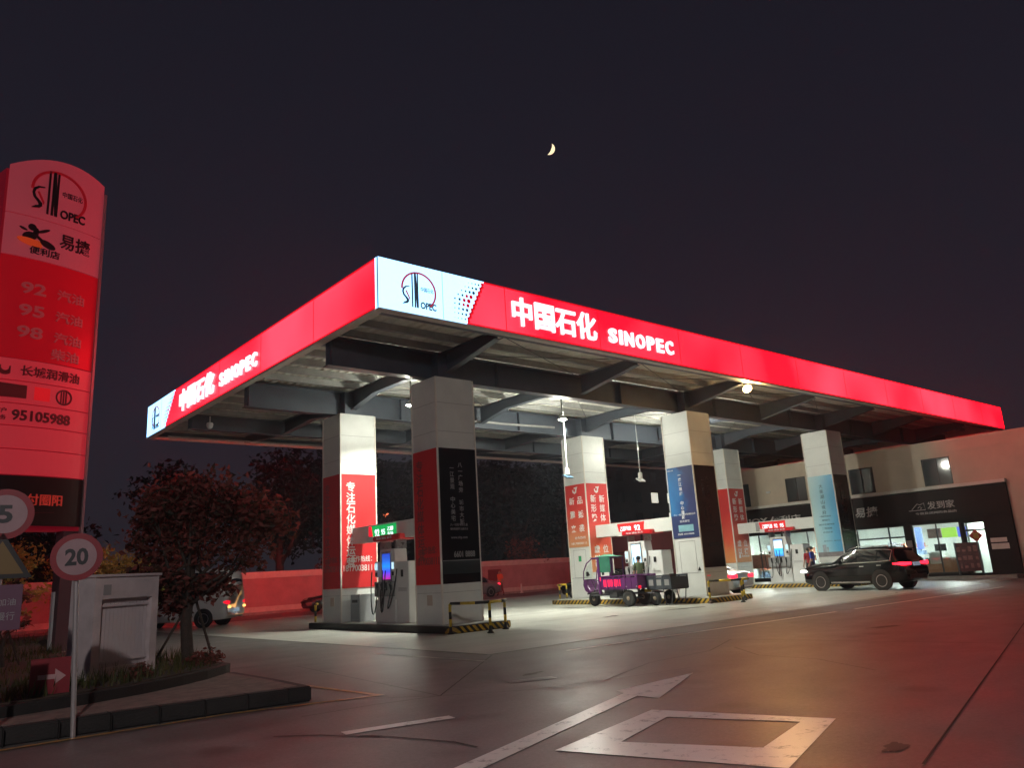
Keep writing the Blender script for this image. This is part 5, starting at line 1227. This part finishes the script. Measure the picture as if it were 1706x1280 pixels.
t = car('parked_suv', 'black sport utility car with red tail lights on, turning in front of the shop', 'car', (23.5, .15, 0), -.12, suv, M_carblack, (1.42, -1.42), .37, .945,
        [(.5, -.35), (-.42, -1.25), (-1.32, -1.85)], (.86, .2), (-1.98, -2.2), M_chrome, (.36, .87, .93, 1.07, .42, M_tail), (.78, .9, M_head), plate=(.9, M_platewhite, '赣A 8652'))
for sgn in (-1, 1):
    pts = [(sgn * (ring_at(suv, y)[9][0] - .02), y, ring_at(suv, y)[9][1] + (.075 if -1.7 < y < .1 else .02)) for y in (.2, .05, -.4, -.9, -1.4, -1.65, -1.8)]
    mb = MB(); mb.tube(pts, .02, 6); mb.build('roof_rail', M_chrome, t, smooth=True)
    mb = MB(); mb.box(sgn * .93 - .02, sgn * .93 + .03, -.9, .9, .3, .36); mb.build('door_sill', M_steel, t)
mb = MB(); mb.box(-.6, .6, -2.47, -2.38, .42, .58); mb.build('bumper_insert', M_black, t, bevel=.02)
mb = MB(); mb.box(-.6, .6, -2.12, -1.98, 1.56, 1.6); mb.build('roof_spoiler', M_carblack, t, bevel=.015)
sedan = [(2.32, .4, .62, .68, .68, .62, .5), (2.2, .24, .72, .8, .84, .8, .6), (1.5, .2, .8, .9, .9, .86, .64), (.95, .2, .86, .96, .9, .87, .66), (.15, .2, .89, 1.36, .9, .87, .56), (-.4, .2, .91, 1.44, .9, .87, .57), (-1.0, .2, .93, 1.38, .9, .87, .56),
         (-1.75, .2, .96, 1.06, .9, .86, .6), (-2.2, .26, .95, 1.02, .86, .82, .6), (-2.32, .36, .88, .93, .8, .74, .56)]
sd = dict(wheels=(1.38, -1.38), wr=.32, half=.9, glass_side=[(.55, -.3), (-.36, -1.15)], wind=(.88, .2), rear=(-1.05, -1.68), trim=M_chrome)
car('parked_sedan', 'white sedan with bright pink red tail lights between the middle and far islands', 'car', (20.85, 6.6, 0), 0, sedan, M_carwhite, tail=(.42, .82, .74, .9, .25, M_tail), head=(.5, .64, M_head), plate=(.56, M_platewhite, '赣A 3301'), **sd)
car('parked_sedan', 'dark car partly hidden behind the far end of the nearest island', 'car', (12.3, 25.0, 0), PI / 2, sedan, M_carred, tail=(.42, .82, .74, .9, .25, M_tail_dim), head=(.5, .64, M_carglass), plate=False, **sd)
car('parked_sedan', 'silver car by the dark red door of the boundary wall', 'car', (22.6, 27.2, 0), PI / 2, sedan, M_carsilver, tail=(.5, .82, .76, .9, .25, M_tail), head=(.5, .64, M_carglass), plate=(.56, M_platewhite), **sd)
car('parked_sedan', 'dark car beyond the middle island, only its roof showing over the grey cart', 'car', (20.6, 12.4, 0), .2, sedan, M_carblack, tail=(.42, .82, .74, .9, .25, M_amber), head=(.5, .64, M_carglass), plate=(.56, M_platewhite), **sd)
van = [(2.55, .45, 1.0, 1.1, .72, .7, .55), (2.45, .3, 1.1, 1.3, .85, .82, .62), (2.0, .28, 1.25, 1.85, .9, .88, .7), (1.4, .28, 1.3, 2.3, .92, .9, .78), (.4, .28, 1.3, 2.46, .93, .91, .8), (-1.2, .28, 1.3, 2.46, .93, .91, .8), (-2.2, .3, 1.3, 2.42, .92, .9, .79), (-2.45, .34, 1.25, 2.2, .9, .87, .72), (-2.55, .45, 1.1, 1.7, .85, .8, .66)]
t = car('white_van', 'white minibus with lit tail lights driving past the red wall', 'van', (1.9, 20.6, 0), .78, van, M_carwhite, (1.6, -1.5), .36, .93,
        [(1.5, .6), (.5, -.6), (-.7, -1.9)], (2.3, 1.75), (-2.5, -2.54), None, (.62, .86, .92, 1.08, .15, M_tail_dim), (.7, .9, M_head), plate=(.6, M_platewhite))
for sgn in (-1, 1):
    mb = MB(); mb.box(sgn * .74 - .1, sgn * .74 + .1, -2.6, -2.5, .76, .85); mb.build('indicator_light', M_amber, t)

# ---------------------------------------------------------------- cargo tricycle
M_purple = mat('purple_paint', (.11, .02, .13), .35, var=.1); M_tarp = mat('green_tarpaulin', (.02, .14, .09), .6, bump=.5, bscale=9); M_cart = mat('slate_cart_paint', (.04, .05, .065), .5, var=.2); M_magenta = mat('red_panel_glow', (.75, .015, .06), .3, emit=(.9, .01, .08), es=.9)  # red panel: light caught on it is painted in as a glow
tk = thing('cargo_tricycle', 'purple cargo tricycle with a roofed cab, green tarpaulin and red lit side panel', 'cargo tricycle', (14.25, 5.75, 0), 0.06)
def wheel(parent, x, y, r, w_, name='wheel'):
    Mx = Matrix.Translation((x, y, r)) @ Matrix.Rotation(-PI / 2, 4, 'Y')
    mb = MB(Mx); mb.revolve([(r * .58, -w_ / 2), (r * .9, -w_ / 2), (r, -w_ / 4), (r, w_ / 4), (r * .9, w_ / 2), (r * .58, w_ / 2)], 24); q = mb.build(name, M_rubber, parent, smooth=True)
    mb = MB(Mx); mb.revolve([(.03, -w_ / 2 - .04), (.08, -w_ / 2), (r * .6, -w_ * .3), (r * .6, w_ * .3), (.08, w_ / 2), (.03, w_ / 2 + .04)], 20); mb.build('hub', mat('hub_ochre', (.25, .2, .14), .5), q, smooth=True)
wheel(tk, 0, 1.25, .29, .12); wheel(tk, -.48, -.95, .31, .17); wheel(tk, .48, -.95, .31, .17)
mb = MB()
for sgn in (-1, 1): mb.tube([(sgn * .08, 1.25, .29), (sgn * .1, 1.12, .62), (sgn * .1, 1.02, .95)], .03, 8)
mb.tube([(-.36, .93, 1.08), (-.2, 1.0, 1.02), (.2, 1.0, 1.02), (.36, .93, 1.08)], .02, 8); mb.build('front_fork', M_darksteel, tk, smooth=True)
mb = MB(); mb.revolve([(.3, -.0), (.33, .03), (.34, .09)], 18, Matrix.Translation((0, 1.2, .57)) @ Matrix.Rotation(PI, 4, 'X')); mb.build('mudguard', M_black, tk, smooth=True)
mb = MB(wall_frame((0, 0, 0), (0, 1, 0), (1, 0, 0)))
mb.prism([(1.18, .52), (1.42, .62), (1.52, .85), (1.48, 1.08), (1.36, 1.1), (1.3, .8), (1.12, .6)], -.38, .38); mb.build('front_cowl', M_purple, tk, bevel=.03)
mb = MB(); mb.revolve([(.01, .04), (.08, .03), (.1, 0), (.1, -.06)], 16, Matrix.Translation((0, 1.53, .88)) @ Matrix.Rotation(-PI / 2, 4, 'X')); mb.build('headlamp', M_head, tk)
for sgn in (-1, 1):
    mb = MB(); mb.tube([(sgn * .4, 1.42, 1.05), (sgn * .42, 1.38, 1.4), (sgn * .42, 1.2, 1.72), (sgn * .42, .9, 1.9), (sgn * .42, -.05, 1.92)], .025, 8); mb.build('cab_hoop', M_purple, tk, smooth=True)
    mb = MB(); mb.box(sgn * .42 - .04, sgn * .42 + .04, .5, .6, .5, 1.9); mb.build('cab_post', M_purple, tk)
    mb = MB(); mb.tube([(sgn * .42, -.02, 1.15), (sgn * .42, -.05, 1.92)], .03, 8); mb.build('cab_post', M_purple, tk)
    mb = MB(); mb.box(sgn * .5 - .02, sgn * .5 + .06, 1.1, 1.16, 1.22, 1.4); mb.build('wing_mirror', M_black, tk)
mb = MB(); vs = []
for i in range(7):
    a = i / 6; y = 1.4 - .52 * a * a; z = 1.12 + .76 * a
    vs += [(-.38, y, z), (.38, y, z)]
mb.add(vs, [(2 * i, 2 * i + 1, 2 * i + 3, 2 * i + 2) for i in range(6)]); mb.build('windscreen', M_glass, tk)
mb = MB(); mb.box(-.47, .47, -.1, .95, 1.92, 1.95); mb.build('roof', M_purple, tk, bevel=.01)
rnd = random.Random(9); mb = MB(); nx, ny = 10, 12; vs = []
for i in range(nx + 1):
    for j in range(ny + 1):
        u_, v_ = i / nx, j / ny; vs.append((-.46 + .92 * u_, -.12 + .95 * v_, 1.955 + .1 * math.sin(u_ * PI) * math.sin(v_ * PI) + .03 * noise.noise(Vector((u_ * 5, v_ * 5, 2)))))
fs = [(i * (ny + 1) + j, (i + 1) * (ny + 1) + j, (i + 1) * (ny + 1) + j + 1, i * (ny + 1) + j + 1) for i in range(nx) for j in range(ny)]
mb.add(vs, fs)
vs = []
for i in range(nx + 1):
    for j in range(9): vs.append((-.47 + .02 * noise.noise(Vector((i * .7, j * .5, 1))), -.1 + .55 * i / nx, 1.96 - .62 * j / 8))
mb.add(vs, [(i * 9 + j, (i + 1) * 9 + j, (i + 1) * 9 + j + 1, i * 9 + j + 1) for i in range(nx) for j in range(8)]); mb.build('tarpaulin', M_tarp, tk, smooth=True)
mb = MB(); mb.box(-.3, .3, -.02, .42, .78, .92); mb.box(-.3, .3, -.08, .0, .92, 1.3); mb.build('seat', M_black, tk, bevel=.03)
mb = MB(); mb.box(-.36, .36, -.05, 1.15, .42, .48); mb.box(-.3, .3, .0, .45, .48, .77); mb.build('cab_floor', M_darksteel, tk)
mb = MB(); mb.tube([(-.3, 1.1, .45), (-.28, -2.0, .5)], .035, 8); mb.tube([(.3, 1.1, .45), (.28, -2.0, .5)], .035, 8); mb.tube([(-.5, -.95, .31), (.5, -.95, .31)], .04, 8); mb.box(-.15, .15, -.6, .0, .3, .5); mb.build('chassis', M_darksteel, tk)
mb = MB(); mb.box(-.58, .58, -1.5, .32, .66, .72); mb.build('bed_floor', M_purple, tk)
for sgn in (-1, 1):
    x = sgn * .58; mb = MB(); mb.box(x - .02, x + .02, -1.5, .32, .72, 1.1)
    for k_ in range(7): mb.box(x - .035, x + .035, -1.5 + k_ * .297, -1.46 + k_ * .297, .7, 1.18)
    mb.box(x - .03, x + .03, -1.5, .32, 1.15, 1.2); p = mb.build('bed_side', M_purple, tk)
    mb = MB()
    for k_ in range(5): mb.box(x + sgn * .0205 - .003, x + sgn * .0205 + .004, -.66 + k_ * .18, -.52 + k_ * .18, .78, 1.04)
    mb.build('red_panel', M_magenta, p)
mb = MB(); mb.box(-.56, .56, .29, .32, .72, 1.15); mb.build('bed_front', M_purple, tk)
mb = MB(); mb.box(-.56, .56, -1.5, -1.47, .72, 1.15); mb.build('tailgate', M_purple, tk)
mb = MB(); mb.box(-.5, .5, .38, .46, 1.0, 1.15); mb.build('red_bar', M_magenta, tk)
mb = MB(); mb.box(-.2, .2, -1.53, -1.505, .5, .62); mb.build('number_plate', M_yellow, tk)
for sgn in (-1, 1):
    mb = MB(); mb.box(sgn * .5 - .06, sgn * .5 + .06, -1.54, -1.503, .68, .78); mb.build('tail_light', M_tail_dim, tk)
    mb = MB()
    for k_ in range(4): mb.box(sgn * .58 + sgn * .0365 - .004, sgn * .58 + sgn * .0365 + .004, -1.48 + k_ * .5, -1.42 + k_ * .5, .74, .78)
    mb.build('hinge', M_steel, tk)
    mb = MB(); mb.box(sgn * .48 - .1, sgn * .48 + .1, -1.35, -.55, .655, .662); mb.build('mudguard', M_black, tk)
mb = MB(); mb.tube([(-.3, .2, .5), (-.34, -.3, .42), (-.36, -.8, .4)], .03, 8); mb.tube([(-.4, 1.0, 1.05), (-.3, .9, .7), (-.2, .5, .5)], .012, 6); mb.build('cable', M_black, tk)
mb = MB(); mb.box(-.42, -.34, -.3, .1, .32, .56); mb.build('battery_box', M_darksteel, tk, bevel=.01)
mb = MB()
random.seed(12)
for k_ in range(6):
    bx_, by_ = random.uniform(-.5, .2), random.uniform(-1.4, .0); mb.box(bx_, bx_ + random.uniform(.15, .32), by_, by_ + random.uniform(.15, .3), .721, random.uniform(.85, 1.16))
mb.build('load', M_darksteel, tk, bevel=.012)
# grey cart behind it
ct = thing('cargo_cart', 'dark slate cart with boxed side panels standing right behind the purple tricycle', 'cart', (14.8, 3.62, 0), 0.0)
mb = MB(); mb.box(-.5, .5, -.6, .6, .58, .63); mb.build('bed_floor', M_cart, ct)
for sgn in (-1, 1):
    x = sgn * .5; mb = MB(); mb.box(x - .02, x + .02, -.6, .6, .63, 1.05)
    for k_ in range(4): mb.box(x - .03, x + .03, -.6 + k_ * .385, -.555 + k_ * .385, .6, 1.12)
    mb.box(x - .03, x + .03, -.6, .6, 1.06, 1.12); p = mb.build('bed_side', M_cart, ct)
    mb = MB()
    for k_ in range(3): mb.box(x + sgn * .021 - .003, x + sgn * .021 + .004, -.5 + k_ * .385, -.28 + k_ * .385, .74, .96)
    mb.build('side_recess', M_greyp, p)
mb = MB(); mb.box(-.48, .48, -.6, -.57, .63, 1.05); mb.build('tailgate', M_cart, ct)
mb = MB(); mb.tube([(-.4, -.55, .58), (-.42, -.45, .05), (-.42, -.2, .03), (-.4, -.1, .58)], .02, 6); mb.tube([(.4, -.55, .58), (.42, -.45, .05), (.42, -.2, .03), (.4, -.1, .58)], .02, 6); mb.tube([(-.42, -.35, .05), (.42, -.35, .05)], .02, 6); mb.build('stand', M_darksteel, ct)
wheel(ct, -.42, .3, .27, .13); wheel(ct, .42, .3, .27, .13)
random.seed(8); mb = MB()
for k_ in range(5):
    bx_, by_ = random.uniform(-.35, .2), random.uniform(-.5, .3); mb.box(bx_, bx_ + random.uniform(.15, .3), by_, by_ + random.uniform(.15, .25), .631, random.uniform(.8, 1.2))
mb.build('load', M_black, ct, bevel=.01)

# ================================================================ PEOPLE
M_skin = mat('skin', (.42, .25, .17), .5); M_hair = mat('dark_hair', (.012, .01, .009), .5); M_shoe = mat('dark_shoe', (.02, .02, .02), .5)
def person(label, loc, rz, shirt, trousers, pose='stand', hh=1.68, cap=None, group=None):
    k_ = hh / 1.70
    P = {}; E = []; Rd = {}
    def v(n, co, r, mi): P[n] = (Vector(co), r, mi)
    v('pel', (0, 0, .93), (.15, .11), 1); v('sp', (0, 0, 1.12), (.135, .1), 0); v('ch', (0, .01, 1.3), (.165, .115), 0); v('nk', (0, .0, 1.45), (.058, .055), 2); v('hd', (0, .02, 1.53), (.072, .085), 2); v('hm', (0, .025, 1.62), (.078, .096), 2); v('ht', (0, .015, 1.685), (.05, .06), 2)
    E += [('pel', 'sp'), ('sp', 'ch'), ('ch', 'nk'), ('nk', 'hd'), ('hd', 'hm'), ('hm', 'ht')]
    for s, sg in (('L', -1), ('R', 1)):
        up = (pose == 'reach' and sg > 0) or pose == 'ride'
        step = .17 * sg if pose == 'walk' else 0.0
        v('sh' + s, (sg * .18, 0, 1.4), (.068, .065), 0)
        if up: el, wr_, ha, fd = (sg * .24, .14, 1.18), (sg * .2, .36, 1.13), (sg * .2, .43, 1.12), Vector((0, 1, -.15))
        else: el, wr_, ha, fd = (sg * .24, -.03 - step * .5, 1.13), (sg * .25, .08 - step, .9), (sg * .25, .1 - step, .83), Vector((0, .15, -1))
        v('el' + s, el, (.047, .047), 0); v('wr' + s, wr_, (.03, .034), 2); v('ha' + s, ha, (.022, .042), 2)
        E += [('ch', 'sh' + s), ('sh' + s, 'el' + s), ('el' + s, 'wr' + s), ('wr' + s, 'ha' + s)]
        fd = fd.normalized()
        sd_ = Vector((0, 1, 0)) if abs(fd.z) > .7 else Vector((0, 0, 1))
        for i, (o_, L) in enumerate(((-.03, .065), (-.01, .08), (.01, .085), (.03, .075))):
            b = Vector(ha) + sd_ * o_ + fd * .045; c_2 = b + fd * L * .55 + Vector((-sg * .008, 0, 0)); d = c_2 + fd * L * .45 + Vector((-sg * .02, 0, 0))
            v(f'f{s}{i}a', b, (.009, .009), 2); v(f'f{s}{i}b', c_2, (.0085, .0085), 2); v(f'f{s}{i}c', d, (.007, .007), 2); E += [('ha' + s, f'f{s}{i}a'), (f'f{s}{i}a', f'f{s}{i}b'), (f'f{s}{i}b', f'f{s}{i}c')]
        b = Vector(ha) + sd_ * .04 + fd * .0; d = b + sd_ * .035 + fd * .04
        v(f't{s}a', b, (.011, .011), 2); v(f't{s}b', d, (.009, .009), 2); E += [('wr' + s, f't{s}a'), (f't{s}a', f't{s}b')]
        kn, an, to = (sg * .1, .03 + step * .7, .5), (sg * .1, -.03 + step * 1.3, .1), (sg * .12, .11 + step * 1.3, .05)
        v('hp' + s, (sg * .095, 0, .86), (.095, .095), 1); v('kn' + s, kn, (.062, .065), 1); v('an' + s, an, (.045, .05), 1); v('to' + s, to, (.042, .035), 3)
        E += [('pel', 'hp' + s), ('hp' + s, 'kn' + s), ('kn' + s, 'an' + s), ('an' + s, 'to' + s)]
    nm = list(P); me = bpy.data.meshes.new('person'); me.from_pydata([tuple(P[n][0] * k_) for n in nm], [(nm.index(a), nm.index(b)) for a, b in E], [])
    o = bpy.data.objects.new('person', me); COL.objects.link(o)
    sk = o.modifiers.new('skin', 'SKIN'); lay = me.skin_vertices[0].data
    for i, n in enumerate(nm): lay[i].radius = (P[n][1][0] * k_, P[n][1][1] * k_); lay[i].use_root = (n == 'pel')
    su = o.modifiers.new('sub', 'SUBSURF'); su.levels = 1; su.render_levels = 1
    bpy.context.view_layer.update(); m2 = bpy.data.meshes.new_from_object(o.evaluated_get(bpy.context.evaluated_depsgraph_get()))
    bpy.data.objects.remove(o); bpy.data.meshes.remove(me)
    # nose, eyes, mouth, ears join the body mesh
    bm = bmesh.new(); bm.from_mesh(m2)
    def blob(c, r, mi):
        q = bmesh.ops.create_icosphere(bm, subdivisions=1, radius=1)
        for vv in q['verts']: vv.co = Vector((vv.co.x * r[0] + c[0], vv.co.y * r[1] + c[1], vv.co.z * r[2] + c[2])) * k_
        for f_ in {f_ for vv in q['verts'] for f_ in vv.link_faces}: f_.material_index = mi + 10
    blob((0, .125, 1.6), (.012, .02, .022), 2); blob((0, .105, 1.555), (.024, .01, .007), 2)
    for sg in (-1, 1): blob((sg * .03, .108, 1.625), (.011, .008, .007), 3); blob((sg * .08, .02, 1.605), (.012, .02, .032), 2)
    bm.to_mesh(m2); bm.free()
    mats_ = [shirt, trousers, M_skin, M_shoe]
    for q in mats_: m2.materials.append(q)
    segs = [(P[a][0] * k_, P[b][0] * k_, P[b][2] if not (P[a][2] != P[b][2] and a in ('wrL', 'wrR')) else 2) for a, b in E]
    for p in m2.polygons:
        if p.material_index >= 10: p.material_index -= 10; continue
        c = p.center; best = 9; mi = 0
        for a, b, q in segs:
            ab = b - a; tt = max(0, min(1, (c - a).dot(ab) / max(ab.length_squared, 1e-9))); d = (c - (a + ab * tt)).length
            if d < best: best = d; mi = q
        if mi == 2 and c.z < 1.46 * k_ and abs(c.x) < .12 and c.z > 1.2: mi = 0
        p.material_index = mi; p.use_smooth = True
    body = bpy.data.objects.new('person', m2); COL.objects.link(body); body.location = loc; body.rotation_euler = (0, 0, rz); tag(body, label, 'person', group)
    mb = MB(Matrix.Translation((0, .008 * k_, 1.635 * k_)))
    prof = [(.083, -.06), (.094, -.02), (.096, .02), (.08, .062), (.045, .088), (.005, .095)]
    vs = []; fs = []; n = 16
    for r, z in prof:
        for i in range(n):
            a = 2 * PI * i / n; y = r * 1.12 * math.sin(a); zz = z
            if y > .05 and z < .02: zz = .035; 
            vs.append((r * math.cos(a) * k_, (y - .01) * k_, zz * k_))
    for i in range(len(prof) - 1):
        for j in range(n): a, b = i * n + j, i * n + (j + 1) % n; fs.append((a, b, b + n, a + n))
    mb.add(vs, fs); mb.build('hair' if cap is None else 'cap', M_hair if cap is None else cap, body, smooth=True)
    return body
def cloth(nm, c): return mat(nm, c, .8, bump=.4, bscale=14)
person('person in a dark green shirt standing by the pale screen pump behind the tricycle', (15.62, 5.7, .212), -.6, cloth('green_shirt', (.07, .1, .05)), cloth('dark_trousers', (.02, .02, .025)), 'reach', 1.68)
person('person in a blue work jacket beside the far fuel pump, near the black car', (26.6, 4.1, .212), .2, cloth('blue_jacket', (.03, .06, .35)), cloth('navy_trousers', (.02, .02, .05)), 'stand', 1.72)
person('person in a red shirt close to the far fuel pump', (27.05, 4.55, .212), -.5, cloth('red_shirt', (.4, .03, .04)), cloth('black_trousers', (.015, .015, .017)), 'reach', 1.66)
person('person in a bright orange vest walking along the back wall', (24.9, 26.4, 0), 1.9, mat('orange_vest', (.85, .12, .04), .7), cloth('maroon_trousers', (.2, .03, .03)), 'walk', 1.7, cap=mat('red_cap', (.3, .03, .03), .6))
person('person in black standing at the rear of the white sedan', (19.5, 4.25, 0), .4, cloth('black_jacket', (.012, .012, .014)), cloth('black_trousers', (.012, .012, .014)), 'stand', 1.68)
bl = MB(); bl.revolve([(.16, 0), (.16, .03), (.08, .04), (.05, .62), (.03, .66)], 16, Matrix.Translation((29.0, 29.0, 0)))
o = bl.build('traffic_cone', mat('pale_cone', (.7, .66, .62), .5)); tag(o, 'small pale cone standing at the foot of the back wall near the orange figure', 'cone')

# ================================================================ ADDED STREET LAMP, unseen fill light behind the camera
sl = thing('fill_street_lamp', 'unseen street lamp added behind the camera to fill the front of the station', 'street lamp', (-13.0, -20.5, 0))
mb = MB(); mb.tube([(0, 0, 0), (0, 0, .6), (0, 0, 8.6), (.1, .5, 9.1), (.3, 1.6, 9.3)], [.11, .09, .06, .05, .04], 12); mb.build('pole', M_pole, sl, smooth=True)
mb = MB(); mb.box(.15, .45, 1.5, 2.2, 9.24, 9.36); mb.build('lamp_head', M_darksteel, sl, bevel=.03)
mb = MB(); mb.box(.19, .41, 1.6, 2.15, 9.225, 9.239); mb.build('lamp_lens', M_lamp_warm, sl)
l = bpy.data.lights.new('fill_light', 'AREA'); l.shape = 'RECTANGLE'; l.size = .22; l.size_y = .55; l.energy = 1200; l.color = (1, .9, .89)
lo = bpy.data.objects.new('fill_light', l); COL.objects.link(lo); lo.parent = sl; lo.location = (.3, 1.88, 9.2); lo.rotation_euler = (.75, 0, -.55)

# ================================================================ MOON
md = Vector((0.60934832, 0.61218714, 0.50390628)).normalized(); MR = 21.0; mc = Vector((-9.7, -16.35, 1.6)) + md * 3000
p_ = (_r * .38 + _u * .925).normalized(); q_ = (_r * .925 - _u * .38); w_ = -md
p_ = (p_ - w_ * p_.dot(w_)).normalized(); q_ = (q_ - w_ * q_.dot(w_) - p_ * q_.dot(p_)).normalized()
mb = MB(); vs = []; fs = []; na, nb_ = 10, 20
for i in range(na + 1):
    ph = math.radians(-12 + (70 + 12) * i / na)
    for j in range(nb_ + 1):
        th = -PI / 2 + PI * j / nb_; vs.append(mc + (p_ * math.sin(th) + (q_ * math.cos(ph) + w_ * math.sin(ph)) * math.cos(th)) * MR)
for i in range(na):
    for j in range(nb_): a = i * (nb_ + 1) + j; fs.append((a, a + 1, a + nb_ + 2, a + nb_ + 1))
mb.add(vs, fs); o = mb.build('moon', mat('moonlit_surface', (.8, .75, .6), .8, emit=(1, .82, .5), es=1.35), smooth=True); tag(o, 'thin yellow crescent moon in the night sky above the canopy', 'moon')

# ================================================================ NIGHT HAZE
hz = MB(); hz.box(-330, 330, -230, 520, -1.0, 42)
hm = bpy.data.materials.new('night_haze'); hm.use_nodes = True; hn = hm.node_tree
for x_ in list(hn.nodes):
    if x_.type == 'BSDF_PRINCIPLED': hn.nodes.remove(x_)
pv = hn.nodes.new('ShaderNodeVolumePrincipled'); pv.inputs['Color'].default_value = (.72, .84, 1, 1); pv.inputs['Density'].default_value = .0009; pv.inputs['Anisotropy'].default_value = .5
hn.links.new(pv.outputs[0], hn.nodes['Material Output'].inputs['Volume'])
o = hz.build('haze', hm); tag(o, kind='stuff')
